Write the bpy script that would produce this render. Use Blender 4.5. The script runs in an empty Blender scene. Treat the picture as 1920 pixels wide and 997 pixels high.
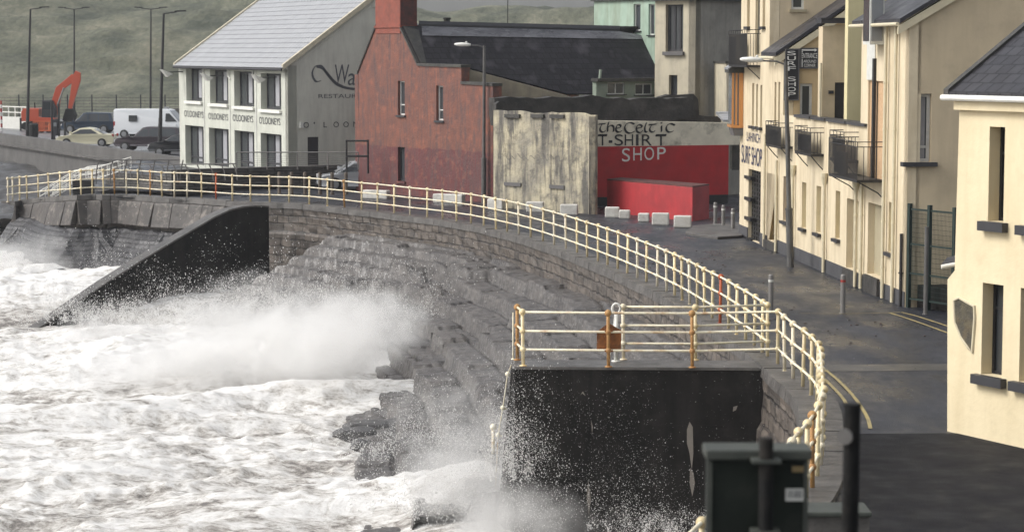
import bpy, math, random
import numpy as np
from mathutils import Vector, Matrix, geometry
random.seed(7); RNG = np.random.default_rng(11)
sc = bpy.context.scene; COL = sc.collection
R = math.radians

# ------------------------------------------------------------------ camera, world, sun, exposure
FPX, HCAM, CX, CY, YH = 4200.0, 7.0, 960.0, 498.5, 95.0
TH = math.atan((CY-YH)/FPX)
cd = bpy.data.cameras.new('camera'); cam = bpy.data.objects.new('camera', cd); COL.objects.link(cam)
cam.location = (0, 0, HCAM); cam.rotation_euler = (math.pi/2-TH, 0, 0)
cd.sensor_width = 36; cd.lens = 36*FPX/1920; cd.clip_end = 5000; cd.clip_start = 0.5
cd.dof.use_dof = True; cd.dof.focus_distance = 62; cd.dof.aperture_fstop = 2.6
sc.camera = cam
w = bpy.data.worlds.new('World'); sc.world = w; w.use_nodes = True
nt = w.node_tree; bg = nt.nodes['Background']
sky = nt.nodes.new('ShaderNodeTexSky'); sky.sky_type = 'NISHITA'; sky.sun_disc = False
SUN_EL, SUN_AZ = R(44), R(262)          # azimuth clockwise from +Y
sky.sun_elevation = SUN_EL; sky.sun_rotation = SUN_AZ
sky.dust_density = 4; sky.air_density = 1.2
hs = nt.nodes.new('ShaderNodeHueSaturation'); hs.inputs['Saturation'].default_value = 0.26
nt.links.new(sky.outputs[0], hs.inputs['Color']); nt.links.new(hs.outputs[0], bg.inputs[0])
bg.inputs[1].default_value = 0.125
sd = bpy.data.lights.new('sun', 'SUN'); sd.energy = 1.35; sd.angle = R(22); sd.color = (1, .975, .94)
so = bpy.data.objects.new('sun', sd); COL.objects.link(so)
sdir = Vector((math.sin(SUN_AZ)*math.cos(SUN_EL), math.cos(SUN_AZ)*math.cos(SUN_EL), math.sin(SUN_EL)))
so.rotation_euler = (-sdir).to_track_quat('-Z', 'Y').to_euler()
vs = sc.view_settings; vs.view_transform = 'Standard'; vs.look = 'None'; vs.gamma = 1; vs.use_curve_mapping = False
vs.exposure = 0.62
cy = sc.cycles; cy.use_denoising = True; cy.volume_bounces = 9; cy.max_bounces = 12; cy.volume_step_rate = 1.0
cy.volume_max_steps = 128; cy.transparent_max_bounces = 8
cy.sample_clamp_indirect = 6
cy.use_adaptive_sampling = True; cy.adaptive_threshold = 0.02

# ------------------------------------------------------------------ the photograph's rays (used to survey points on real planes)
_f = Vector((0, math.cos(TH), -math.sin(TH))); _u = Vector((0, math.sin(TH), math.cos(TH)))
def ray(px, py): return _f + Vector((1,0,0))*((px-CX)/FPX) + _u*((CY-py)/FPX)
def G(px, py, z=0.0):
    d = ray(px, py); t = (z-HCAM)/d.z; return Vector((d.x*t, d.y*t, z))
def D(px, py, Y):
    d = ray(px, py); t = Y/d.y; return Vector((d.x*t, Y, HCAM+d.z*t))
class Pl:
    def __init__(s, A, U):
        s.A = Vector((A[0], A[1], 0)); s.U = Vector((U[0], U[1], 0)).normalized()
        n = Vector((s.U.y, -s.U.x, 0))
        if n.dot(-s.A) < 0: n = -n
        s.n = n
    def uv(s, px, py):
        d = ray(px, py); o = Vector((0,0,HCAM)); t = (s.A-o).dot(s.n)/d.dot(s.n); p = o+d*t
        return ((p-s.A).dot(s.U), p.z)
    def p(s, u, v, off=0.0): return s.A + s.U*u + Vector((0,0,v)) + s.n*off
    def rect(s, x0, y0, x1, y1):
        xm, ym = (x0+x1)/2, (y0+y1)/2
        u0 = s.uv(x0, ym)[0]; u1 = s.uv(x1, ym)[0]; v1 = s.uv(xm, y0)[1]; v0 = s.uv(xm, y1)[1]
        return (min(u0,u1), v0, max(u0,u1), v1)

# ------------------------------------------------------------------ numpy noise
def vnoise(x, y, seed=0):
    xi = np.floor(x).astype(np.int64); yi = np.floor(y).astype(np.int64)
    xf = x-xi; yf = y-yi; xf = xf*xf*(3-2*xf); yf = yf*yf*(3-2*yf)
    def h(a, b):
        n = (a*374761393 + b*668265263 + seed*982451653) & 0xffffffff
        n = ((n ^ (n >> 13))*1274126177) & 0xffffffff
        return ((n ^ (n >> 16)) & 0xffff)/65535.0
    return (h(xi,yi)*(1-xf)+h(xi+1,yi)*xf)*(1-yf)+(h(xi,yi+1)*(1-xf)+h(xi+1,yi+1)*xf)*yf
def fbm(x, y, o=4, seed=0):
    s = 0; a = .5; t = 0
    for i in range(o):
        s = s+a*vnoise(x, y, seed+i*17); t += a; a *= .5; x = x*2.03+5.1; y = y*2.03+3.7
    return s/t
def ridged(x, y, o=4, seed=0):
    s = 0; a = .5; t = 0
    for i in range(o):
        s = s+a*(1-abs(2*vnoise(x, y, seed+i*13)-1)); t += a; a *= .5; x = x*2.1+1.7; y = y*2.1+9.2
    return s/t
def sstep(a, b, x):
    t = np.clip((x-a)/(b-a), 0, 1); return t*t*(3-2*t)

# ------------------------------------------------------------------ materials
MATS = {}
def new_mat(name):
    m = bpy.data.materials.new(name); m.use_nodes = True; MATS[name] = m
    return m, m.node_tree, m.node_tree.nodes['Principled BSDF']
def pmat(name, c1, c2=None, scale=3.0, rough=.7, rough2=None, bump=.15, bscale=None, streak=0.0, streakc=None, sscale=2.5,
         spots=0.0, spotc=(0.02,0.02,0.02), spscale=1.2, metal=0.0, detail=6, rand=0.0, band=None, stretch=(1,1,1), spec=.5, coat=0, scon=(.45,.72)):
    """weathered surface: mottled base, vertical run stains, blotches, rough bump. band=(z, colour, colour2): a second paint below z"""
    m, t, b = new_mat(name); N = t.nodes.new; L = t.links.new
    if c2 is None: c2 = tuple(x*.78 for x in c1)
    tc = N('ShaderNodeTexCoord'); mp = N('ShaderNodeMapping'); mp.inputs['Scale'].default_value = stretch
    L(tc.outputs['Object'], mp.inputs[0]); P = mp.outputs[0]
    def noise(sc_, det=detail, src=P, rg=.6):
        n = N('ShaderNodeTexNoise'); n.inputs['Scale'].default_value = sc_; n.inputs['Detail'].default_value = det
        n.inputs['Roughness'].default_value = rg; L(src, n.inputs['Vector']); return n.outputs[0]
    def ramp(src, a, b_):
        r = N('ShaderNodeMapRange'); r.inputs[1].default_value = a; r.inputs[2].default_value = b_; L(src, r.inputs[0]); return r.outputs[0]
    def mix(f, a, b_):
        x = N('ShaderNodeMix'); x.data_type = 'RGBA'
        if isinstance(f, float): x.inputs[0].default_value = f
        else: L(f, x.inputs[0])
        for s_, i in ((a, 6), (b_, 7)):
            if isinstance(s_, tuple): x.inputs[i].default_value = (*s_[:3], 1)
            else: L(s_, x.inputs[i])
        return x.outputs[2]
    def mul(a, k):
        x = N('ShaderNodeMath'); x.operation = 'MULTIPLY'; L(a, x.inputs[0])
        if isinstance(k, float): x.inputs[1].default_value = k
        else: L(k, x.inputs[1])
        return x.outputs[0]
    f0 = ramp(noise(scale), .35, .65)
    col = mix(f0, c1, c2)
    if band:
        sx = N('ShaderNodeSeparateXYZ'); L(tc.outputs['Object'], sx.inputs[0])
        jn = N('ShaderNodeMath'); jn.operation = 'MULTIPLY_ADD'; L(noise(1.3), jn.inputs[0]); jn.inputs[1].default_value = .35; L(sx.outputs[2], jn.inputs[2])
        bf = ramp(jn.outputs[0], band[0]+.02+.17, band[0]+.17-.02)
        col = mix(bf, col, mix(f0, band[1], band[2]))
    if streak > 0:
        m2 = N('ShaderNodeMapping'); m2.inputs['Scale'].default_value = (sscale, sscale, sscale*.12); L(tc.outputs['Object'], m2.inputs[0])
        sf = mul(ramp(noise(1.6, 8, m2.outputs[0], .65), *scon), float(streak))
        col = mix(sf, col, streakc or tuple(x*.35 for x in c1))
    if spots > 0:
        pf = mul(ramp(noise(spscale, 9, P, .7), .52, .66), float(spots))
        col = mix(pf, col, spotc)
    if rand > 0:
        oi = N('ShaderNodeObjectInfo'); hv = N('ShaderNodeHueSaturation'); mr = N('ShaderNodeMapRange')
        mr.inputs[3].default_value = 1-rand; mr.inputs[4].default_value = 1+rand*.6
        L(oi.outputs['Random'], mr.inputs[0]); L(mr.outputs[0], hv.inputs['Value']); L(col, hv.inputs['Color']); col = hv.outputs[0]
    L(col, b.inputs['Base Color'])
    if rough2 is None: rough2 = min(1, rough+.15)
    rr = N('ShaderNodeMapRange'); rr.inputs[1].default_value = .3; rr.inputs[2].default_value = .7
    rr.inputs[3].default_value = rough; rr.inputs[4].default_value = rough2; L(noise(scale*.7+.3), rr.inputs[0]); L(rr.outputs[0], b.inputs['Roughness'])
    b.inputs['Metallic'].default_value = metal; b.inputs['Specular IOR Level'].default_value = spec
    if bump > 0:
        bn = N('ShaderNodeBump'); bn.inputs['Strength'].default_value = min(1, bump*2); bn.inputs['Distance'].default_value = .04
        L(noise(bscale or scale*6, 8, P, .65), bn.inputs['Height']); L(bn.outputs[0], b.inputs['Normal'])
    return m
def slate_mat(name, c1, c2, cs, axis, rough=.35, wet=.3, row=.2, patch=None, mortar=.012):
    """courses of slates: axis = (u vector, v vector) in the roof plane"""
    m, t, b = new_mat(name); N = t.nodes.new; L = t.links.new
    tc = N('ShaderNodeTexCoord'); U, V = axis
    def dot(vec):
        d = N('ShaderNodeVectorMath'); d.operation = 'DOT_PRODUCT'; L(tc.outputs['Object'], d.inputs[0]); d.inputs[1].default_value = vec; return d.outputs['Value']
    cb = N('ShaderNodeCombineXYZ'); L(dot(U), cb.inputs[0]); L(dot(V), cb.inputs[1])
    br = N('ShaderNodeTexBrick'); L(cb.outputs[0], br.inputs['Vector']); br.inputs['Scale'].default_value = 1
    br.inputs['Brick Width'].default_value = cs; br.inputs['Row Height'].default_value = row; br.inputs['Mortar Size'].default_value = mortar
    br.inputs['Color1'].default_value = (*c1, 1); br.inputs['Color2'].default_value = (*c2, 1); br.inputs['Mortar'].default_value = tuple(x*.3 for x in c1)+(1,)
    br.inputs['Mortar Smooth'].default_value = .2
    n = N('ShaderNodeTexNoise'); n.inputs['Scale'].default_value = .9; n.inputs['Detail'].default_value = 8; L(cb.outputs[0], n.inputs['Vector'])
    col = br.outputs['Color']
    if patch:
        mr = N('ShaderNodeMapRange'); mr.inputs[1].default_value = .54; mr.inputs[2].default_value = .68; mr.inputs[4].default_value = .8; L(n.outputs[0], mr.inputs[0])
        x = N('ShaderNodeMix'); x.data_type = 'RGBA'; L(mr.outputs[0], x.inputs[0]); L(col, x.inputs[6]); x.inputs[7].default_value = (*patch, 1); col = x.outputs[2]
    L(col, b.inputs['Base Color'])
    mr = N('ShaderNodeMapRange'); mr.inputs[1].default_value = .35; mr.inputs[2].default_value = .65; mr.inputs[3].default_value = rough; mr.inputs[4].default_value = rough+wet
    L(n.outputs[0], mr.inputs[0]); L(mr.outputs[0], b.inputs['Roughness'])
    b.inputs['Specular IOR Level'].default_value = .3
    bp = N('ShaderNodeBump'); bp.inputs['Strength'].default_value = .3; bp.inputs['Distance'].default_value = .02; L(br.outputs['Fac'], bp.inputs['Height']); bp.invert = True
    L(bp.outputs[0], b.inputs['Normal'])
    return m
def masonry_mat(name, c1, c2, mortar, bw, bh, rough=.5, bump=1.0, ms=.03, streak=.4, warp=.06):
    """random stone courses running round a curved wall: brick pattern over (x+y, z)"""
    m, t, b = new_mat(name); N = t.nodes.new; L = t.links.new
    tc = N('ShaderNodeTexCoord'); s = N('ShaderNodeSeparateXYZ'); L(tc.outputs['Object'], s.inputs[0])
    a = N('ShaderNodeMath'); a.operation = 'SUBTRACT'; L(s.outputs[0], a.inputs[0]); L(s.outputs[1], a.inputs[1])
    cb = N('ShaderNodeCombineXYZ'); L(a.outputs[0], cb.inputs[0]); L(s.outputs[2], cb.inputs[1])
    nz = N('ShaderNodeTexNoise'); nz.inputs['Scale'].default_value = 2.2; nz.inputs['Detail'].default_value = 4; L(tc.outputs['Object'], nz.inputs['Vector'])
    sc_ = N('ShaderNodeVectorMath'); sc_.operation = 'SCALE'; sc_.inputs['Scale'].default_value = warp*2; L(nz.outputs['Color'], sc_.inputs[0])
    ad = N('ShaderNodeVectorMath'); ad.operation = 'ADD'; L(cb.outputs[0], ad.inputs[0]); L(sc_.outputs[0], ad.inputs[1])
    br = N('ShaderNodeTexBrick'); L(ad.outputs[0], br.inputs['Vector']); br.inputs['Scale'].default_value = 1
    br.inputs['Brick Width'].default_value = bw; br.inputs['Row Height'].default_value = bh; br.inputs['Mortar Size'].default_value = ms
    br.inputs['Color1'].default_value = (*c1, 1); br.inputs['Color2'].default_value = (*c2, 1); br.inputs['Mortar'].default_value = (*mortar, 1); br.inputs['Mortar Smooth'].default_value = .5
    n2 = N('ShaderNodeTexNoise'); n2.inputs['Scale'].default_value = 1.6; n2.inputs['Detail'].default_value = 9; n2.inputs['Roughness'].default_value = .7; L(tc.outputs['Object'], n2.inputs['Vector'])
    mr = N('ShaderNodeMapRange'); mr.inputs[1].default_value = .42; mr.inputs[2].default_value = .68; mr.inputs[4].default_value = streak; L(n2.outputs[0], mr.inputs[0])
    x = N('ShaderNodeMix'); x.data_type = 'RGBA'; L(mr.outputs[0], x.inputs[0]); L(br.outputs['Color'], x.inputs[6]); x.inputs[7].default_value = tuple(min(1, v*2.4) for v in c1)+(1,)
    L(x.outputs[2], b.inputs['Base Color'])
    b.inputs['Roughness'].default_value = rough
    h = N('ShaderNodeMath'); h.operation = 'MULTIPLY_ADD'; L(br.outputs['Fac'], h.inputs[0]); h.inputs[1].default_value = -.6; L(n2.outputs[0], h.inputs[2])
    bp = N('ShaderNodeBump'); bp.inputs['Strength'].default_value = bump; bp.inputs['Distance'].default_value = .08; L(h.outputs[0], bp.inputs['Height']); L(bp.outputs[0], b.inputs['Normal'])
    return m
def flat(name, c, rough=.5, metal=0, spec=.5): return pmat(name, c, tuple(x*.85 for x in c), scale=5, rough=rough, rough2=min(1, rough+.1), bump=0, metal=metal, spec=spec)
def glass_mat(name, c=(.03,.035,.04), rough=.06):
    m, t, b = new_mat(name); b.inputs['Base Color'].default_value = (*c, 1); b.inputs['Roughness'].default_value = rough; b.inputs['Specular IOR Level'].default_value = .7
    return m

M = MATS
flat('cream_metal', (.62,.52,.30), .45); flat('white_paint', (.78,.77,.72), .45); flat('off_white', (.62,.62,.58), .5)
pmat('rail_paint', (.80,.76,.62), (.70,.62,.42), scale=4, rough=.4, bump=.03, spots=.65, spotc=(.38,.16,.04), spscale=2.2)
pmat('post_paint', (.74,.65,.43), (.66,.52,.28), scale=3, rough=.42, bump=.03, spots=.6, spotc=(.42,.17,.03), spscale=2.6, rand=.25)
pmat('post_pale', (.74,.70,.58), (.62,.52,.34), scale=3, rough=.42, bump=.03, spots=.3, spotc=(.35,.16,.05), spscale=2.6)
pmat('rust_red', (.50,.10,.03), (.34,.09,.03), scale=5, rough=.55, bump=.05)
pmat('rust', (.30,.11,.03), (.16,.06,.02), scale=9, rough=.7, bump=.1, spots=.6, spotc=(.05,.025,.012), spscale=5)
pmat('rust_orange', (.46,.27,.10), (.32,.15,.05), scale=6, rough=.6, bump=.08)
# ------------------------------------------------------------------ mesh builder
def setprop(o, label=None, cat=None, group=None, kind=None):
    if label: o['label'] = label
    if cat: o['category'] = cat
    if group: o['group'] = group
    if kind: o['kind'] = kind
    return o
def thing(name, loc, label, cat, group=None, rz=0):
    o = bpy.data.objects.new(name, None); COL.objects.link(o); o.location = loc; o.rotation_euler = (0,0,rz); o.empty_display_size = .2
    return setprop(o, label, cat, group)
class MB:
    def __init__(s): s.v = []; s.f = []
    def add(s, vs_, fs): 
        k = len(s.v); s.v += [tuple(p) for p in vs_]; s.f += [tuple(i+k for i in f) for f in fs]; return s
    def box(s, x0, y0, z0, x1, y1, z1):
        return s.add([(x0,y0,z0),(x1,y0,z0),(x1,y1,z0),(x0,y1,z0),(x0,y0,z1),(x1,y0,z1),(x1,y1,z1),(x0,y1,z1)],
                     [(0,3,2,1),(4,5,6,7),(0,1,5,4),(1,2,6,5),(2,3,7,6),(3,0,4,7)])
    def pbox(s, pl, u0, v0, u1, v1, o0, o1):
        P = [pl.p(u, v, o) for o in (o0, o1) for (u, v) in ((u0,v0),(u1,v0),(u1,v1),(u0,v1))]
        return s.add(P, [(0,1,2,3),(7,6,5,4),(0,4,5,1),(1,5,6,2),(2,6,7,3),(3,7,4,0)])
    def prism(s, poly, vec):
        n = len(poly); vec = Vector(vec); P = [Vector(p) for p in poly]; Q = [p+vec for p in P]
        tris = geometry.tessellate_polygon([P])
        return s.add(P+Q, [tuple(t) for t in tris]+[tuple(i+n for i in reversed(t)) for t in tris]+[(i, (i+1) % n, (i+1) % n+n, i+n) for i in range(n)])
    def tube(s, pts, r, n=8, caps=True, r2=None):
        pts = [Vector(p) for p in pts]; m = len(pts); k = len(s.v); prev = None
        for i, p in enumerate(pts):
            d = (pts[min(i+1, m-1)]-pts[max(i-1, 0)]).normalized()
            a = (prev if prev is not None else (Vector((0,0,1)) if abs(d.z) < .9 else Vector((1,0,0))))
            a = (a-d*a.dot(d)).normalized(); prev = a; b = d.cross(a)
            rr = r if r2 is None else r+(r2-r)*i/(m-1)
            for j in range(n):
                g = 2*math.pi*j/n; s.v.append(tuple(p+(a*math.cos(g)+b*math.sin(g))*rr))
        for i in range(m-1):
            for j in range(n):
                a0 = k+i*n+j; a1 = k+i*n+(j+1) % n; s.f.append((a0, a1, a1+n, a0+n))
        if caps: s.f.append(tuple(k+j for j in reversed(range(n)))); s.f.append(tuple(k+(m-1)*n+j for j in range(n)))
        return s
    def lathe(s, prof, c, n=12, ax=None):
        c = Vector(c); k = len(s.v); m = len(prof)
        ax = Vector(ax or (0,0,1)).normalized(); a = Vector((1,0,0)) if abs(ax.x) < .9 else Vector((0,1,0)); a = (a-ax*a.dot(ax)).normalized(); b = ax.cross(a)
        for r, h in prof:
            for j in range(n):
                g = 2*math.pi*j/n; s.v.append(tuple(c+ax*h+(a*math.cos(g)+b*math.sin(g))*r))
        for i in range(m-1):
            for j in range(n):
                a0 = k+i*n+j; a1 = k+i*n+(j+1) % n; s.f.append((a0, a1, a1+n, a0+n))
        s.f.append(tuple(k+j for j in reversed(range(n)))); s.f.append(tuple(k+(m-1)*n+j for j in range(n)))
        return s
    def ball(s, c, r, n=10):
        q = 6; return s.lathe([(r*math.sin(math.pi*(i+.12)/(q+.24)), -r*math.cos(math.pi*(i+.12)/(q+.24))) for i in range(q+1)], c, n)
    def wall(s, pl, outline, holes=(), thick=.3, rev=.2):
        """a wall in plane pl with window pockets: front with holes, reveals, back, edges"""
        def cyc(h): u0,v0,u1,v1 = h; return [(u0,v0),(u1,v0),(u1,v1),(u0,v1)]
        loops = [list(outline)]+[cyc(h) for h in holes]
        flatp = [q for l in loops for q in l]
        tr = geometry.tessellate_polygon([[Vector((a,b,0)) for a,b in l] for l in loops])
        s.add([pl.p(a,b,0) for a,b in flatp], [tuple(t) for t in tr])
        tr2 = geometry.tessellate_polygon([[Vector((a,b,0)) for a,b in outline]])
        s.add([pl.p(a,b,-thick) for a,b in outline], [tuple(t) for t in tr2])
        n = len(outline)
        s.add([pl.p(a,b,0) for a,b in outline]+[pl.p(a,b,-thick) for a,b in outline], [(i,(i+1)%n,(i+1)%n+n,i+n) for i in range(n)])
        for h in holes:
            c = cyc(h); s.add([pl.p(a,b,0) for a,b in c]+[pl.p(a,b,-rev) for a,b in c], [(i,(i+1)%4,(i+1)%4+4,i+4) for i in range(4)])
        return s
    def build(s, name, mat, parent=None, world=True, smooth=False, bevel=0):
        me = bpy.data.meshes.new(name); me.from_pydata(s.v, [], s.f); me.validate()
        import bmesh
        bm = bmesh.new(); bm.from_mesh(me); bmesh.ops.recalc_face_normals(bm, faces=bm.faces)
        if bevel:
            bmesh.ops.remove_doubles(bm, verts=bm.verts, dist=1e-5)
            bmesh.ops.bevel(bm, geom=list(bm.edges), offset=bevel, segments=2, affect='EDGES', profile=.6, clamp_overlap=True)
        bm.to_mesh(me); bm.free()
        return link(me, name, mat, parent, world, smooth)
def link(me, name, mat, parent=None, world=True, smooth=False):
    o = bpy.data.objects.new(name, me); COL.objects.link(o)
    if mat is not None: me.materials.append(M[mat] if isinstance(mat, str) else mat)
    if smooth:
        me.polygons.foreach_set('use_smooth', [True]*len(me.polygons))
    if parent is not None:
        o.parent = parent
        if world and parent.type == 'EMPTY': o.location = -Vector(parent.location)
    return o
def npmesh(name, V, F, mat, smooth=True, parent=None):
    me = bpy.data.meshes.new(name); V = np.asarray(V, dtype=np.float32); F = np.asarray(F, dtype=np.int32)
    k = F.shape[1]; me.vertices.add(len(V)); me.vertices.foreach_set('co', V.ravel())
    me.loops.add(F.size); me.loops.foreach_set('vertex_index', F.ravel())
    me.polygons.add(len(F)); me.polygons.foreach_set('loop_start', np.arange(0, F.size, k, dtype=np.int32))
    me.update(calc_edges=True); me.validate()
    return link(me, name, mat, parent, True, smooth)
def grid(xs, ys, zf, mask=None):
    X, Y = np.meshgrid(xs, ys); Z = zf(X, Y); ny, nx = X.shape
    V = np.stack([X.ravel(), Y.ravel(), Z.ravel()], 1)
    i = np.arange(ny*nx).reshape(ny, nx); F = np.stack([i[:-1,:-1], i[:-1,1:], i[1:,1:], i[1:,:-1]], -1).reshape(-1, 4)
    if mask is not None:
        mk = mask(X, Y).ravel(); F = F[mk[F].all(1)]
        used = np.unique(F); re_ = np.full(len(V), -1); re_[used] = np.arange(len(used)); V = V[used]; F = re_[F]
    return V, F
def copy_tree(o, parent=None):
    c = o.copy(); COL.objects.link(c)
    if parent is not None: c.parent = parent
    for ch in list(o.children): copy_tree(ch, c)
    return c
def text_mesh(mb, s, pl, u, v, h, width=None, off=.012, shear=0, thick=.01):
    cu = bpy.data.curves.new('t', 'FONT'); cu.body = s; cu.size = 1; cu.extrude = 0
    if shear: cu.shear = shear
    to = bpy.data.objects.new('t', cu); COL.objects.link(to)
    dg = bpy.context.evaluated_depsgraph_get(); me = to.evaluated_get(dg).to_mesh()
    vs_ = [x.co.copy() for x in me.vertices]; fs = [tuple(p.vertices) for p in me.polygons]
    to.evaluated_get(dg).to_mesh_clear(); bpy.data.objects.remove(to); bpy.data.curves.remove(cu)
    x0 = min(p.x for p in vs_); x1 = max(p.x for p in vs_); y0 = min(p.y for p in vs_); y1 = max(p.y for p in vs_)
    sy = h/(y1-y0); sx = (width/(x1-x0)) if width else sy
    mb.add([pl.p(u+(p.x-x0)*sx, v+(p.y-y0)*sy, off) for p in vs_], fs); return mb
def strokes(mb, pl, paths, nib=(.02,.02), off=.012, T=lambda p: p):
    """pen lettering: a slanted nib swept along each path"""
    for path in paths:
        P = [Vector(p) for p in path]
        if len(P) > 2:
            Q = []
            for i in range(len(P)-1):
                a = P[max(i-1,0)]; b = P[i]; c = P[i+1]; d = P[min(i+2,len(P)-1)]
                for k in range(5):
                    t = k/5; Q.append(.5*((2*b)+(c-a)*t+(2*a-5*b+4*c-d)*t*t+(3*b-3*c+d-a)*t**3))
            P = Q+[P[-1]]
        P = [Vector(T(p)) for p in P]; nb = Vector(nib)
        vs_ = [pl.p((p+nb*sg)[0], (p+nb*sg)[1], off) for p in P for sg in (-1, 1)]
        # second thin nib across, so strokes parallel to the nib keep a width
        nb2 = Vector((-nib[1], nib[0]))*.35
        vs2 = [pl.p((p+nb2*sg)[0], (p+nb2*sg)[1], off+.002) for p in P for sg in (-1, 1)]
        mb.add(vs_, [(2*i,2*i+1,2*i+3,2*i+2) for i in range(len(P)-1)]); mb.add(vs2, [(2*i,2*i+1,2*i+3,2*i+2) for i in range(len(P)-1)])
    return mb
def window(pl, rect, parent, rev=.18, fm='dark_frame', gm='glass', fw=.06, bars_v=(), bars_h=(), sill=None, sill_over=.08, sill_h=.09, sill_out=.09):
    u0,v0,u1,v1 = rect; f = MB()
    for a in ((u0,v0,u0+fw,v1),(u1-fw,v0,u1,v1),(u0+fw,v0,u1-fw,v0+fw),(u0+fw,v1-fw,u1-fw,v1)): f.pbox(pl, *a, -rev-.03, -rev+.03)
    for b in bars_v: x = u0+(u1-u0)*b; f.pbox(pl, x-fw*.5, v0+fw, x+fw*.5, v1-fw, -rev-.028, -rev+.026)
    for b in bars_h: y = v0+(v1-v0)*b; f.pbox(pl, u0+fw, y-fw*.4, u1-fw, y+fw*.4, -rev-.026, -rev+.022)
    w_ = f.build('window', fm, parent)
    MB().pbox(pl, u0+.002, v0+.002, u1-.002, v1-.002, -rev-.022, -rev-.012).build('pane', gm, w_)
    if sill: MB().pbox(pl, u0-sill_over, v0-sill_h, u1+sill_over, v0-.002, -rev*.9, sill_out).build('sill', sill, w_)
    return w_

flat('dark_frame', (.03,.03,.035), .5); glass_mat('glass', (.05,.055,.06), .08); glass_mat('glass_pale', (.22,.23,.24), .15); glass_mat('car_glass', (.03,.035,.04), .05)
flat('dark_sill', (.035,.035,.04), .45); flat('grey_sill', (.12,.115,.115), .6); flat('black_iron', (.018,.017,.018), .45); flat('steel', (.22,.21,.2), .4, .3)
flat('black_paint', (.015,.015,.018), .5); flat('white_letter', (.75,.74,.70), .6); flat('dark_letter', (.05,.05,.06), .6); flat('blue_letter', (.03,.035,.09), .6); flat('grey_letter', (.09,.095,.11), .6)
# ================================================================== GROUND, WALLS, SEA
rail_px = [(15,381,-.75),(24,380,-.75),(37,378,-.75),(51,377,-.7),(72,375,-.6),(92,373,-.5),(113,372,-.25),(132,371,-.1),(152,369,0),(173,368,0),(194,368.5,0),(215,368,0),(237,368,0),(259,369,0),
 (282,371,0),(304,373,0),(327,374,0),(351,374.5,0),(378,376,0),(405,378,0),(436,380.5,0),(470,382,0),(506,383,0),(542,384,0),(580,386,0),(614,389.5,0),(646,393,0),(678,397,0),(708,400,0),(739,404,0),(769,408,0),
 (801,411.5,0),(830,415,0),(856,419,0),(883,423,0),(907,428,0),(930,433,0),(951,438,0),(973,443.5,0),(995,450,0),(1018,457,0),(1039,464,0),(1061,471.5,0),(1082,479.5,0),(1101,487,0),(1121,494.5,0),(1139,502,0),
 (1158,509.5,0),(1176,517.5,0),(1195,526,0),(1212,534,0),(1232,543.5,0),(1250,552.5,0),(1265,560,0),(1279,568,0),(1293,576,0),(1307,585,0),(1321,594,0),(1335,602.5,0),(1350,611,0),(1366,622,0),(1381,633,0),(1398,644,0),(1414,656,0),(1429,668,0),(1439,675,0)]
RA = [G(*p) for p in rail_px]
def top_pt(px, py):                     # a ball seen at the top of a 1.2 m post
    p = G(px, py, 1.2); return Vector((p.x, p.y, 0))
RB = [G(1458,690), G(1471,702), G(1487,718), G(1505,733), G(1521,748)]+[top_pt(*p) for p in
      [(1533,650),(1537,661.5),(1539,673),(1540,686),(1541,699),(1542,711),(1542.5,723),(1542,736),(1540,749),(1534,767),(1525,785),(1513,801),(1498,817),(1482,835),(1457,857),(1428,882),(1393,912),(1356,947),(1316,987)]]
last = RB[-1]; dv = (RB[-1]-RB[-4])/3
RB += [last+dv*(i+1) for i in range(3)]
far_left = RA[0]
# sea-wall line in plan, from the far left end to the camera's side (outer edge of the coping)
line = [Vector((-46,205,0)), Vector((-36,150,0)), Vector((far_left.x-4, far_left.y+14, 0)), Vector((far_left.x-.8, far_left.y+4, 0))]
def offs(pts, k):
    out = []
    for i, p in enumerate(pts):
        d = (pts[min(i+1,len(pts)-1)]-pts[max(i-1,0)]); d.z = 0; d.normalize()
        out.append(Vector((p.x, p.y, 0))+Vector((d.y, -d.x, 0))*k)      # to the sea (right of travel is ... flipped below)
    return out
main = [Vector((p.x,p.y,0)) for p in RA]+[Vector((p.x,p.y,0)) for p in RB]
OUT = .38
edge = offs(main, OUT)
if (edge[30]-main[30]).dot(Vector((-1,-1,0))) < 0: edge = offs(main, -OUT)
def zt(i):  # level of the promenade edge at station i
    return RA[i].z if i < len(RA) else 0.0
def resample(pts, step):
    out = []; 
    for a, b in zip(pts[:-1], pts[1:]):
        n = max(1, int((b-a).length/step))
        for k in range(n): out.append(a.lerp(b, k/n))
    out.append(pts[-1]); return out
edge3 = [Vector((e.x,e.y,zt(i))) for i, e in enumerate(edge)]
EDGE = resample(edge3, .35)
ED = np.array([[p.x, p.y] for p in EDGE])
def strip(rows, name, mat, parent=None, smooth=False):
    """rows: list of equally long point lists -> a sheet"""
    n = len(rows[0]); V = [tuple(p) for r in rows for p in r]; F = []
    for i in range(len(rows)-1):
        for j in range(n-1): F.append((i*n+j, i*n+j+1, (i+1)*n+j+1, (i+1)*n+j))
    mb = MB(); mb.v = V; mb.f = F; return mb.build(name, mat, parent, smooth=smooth)

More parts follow.
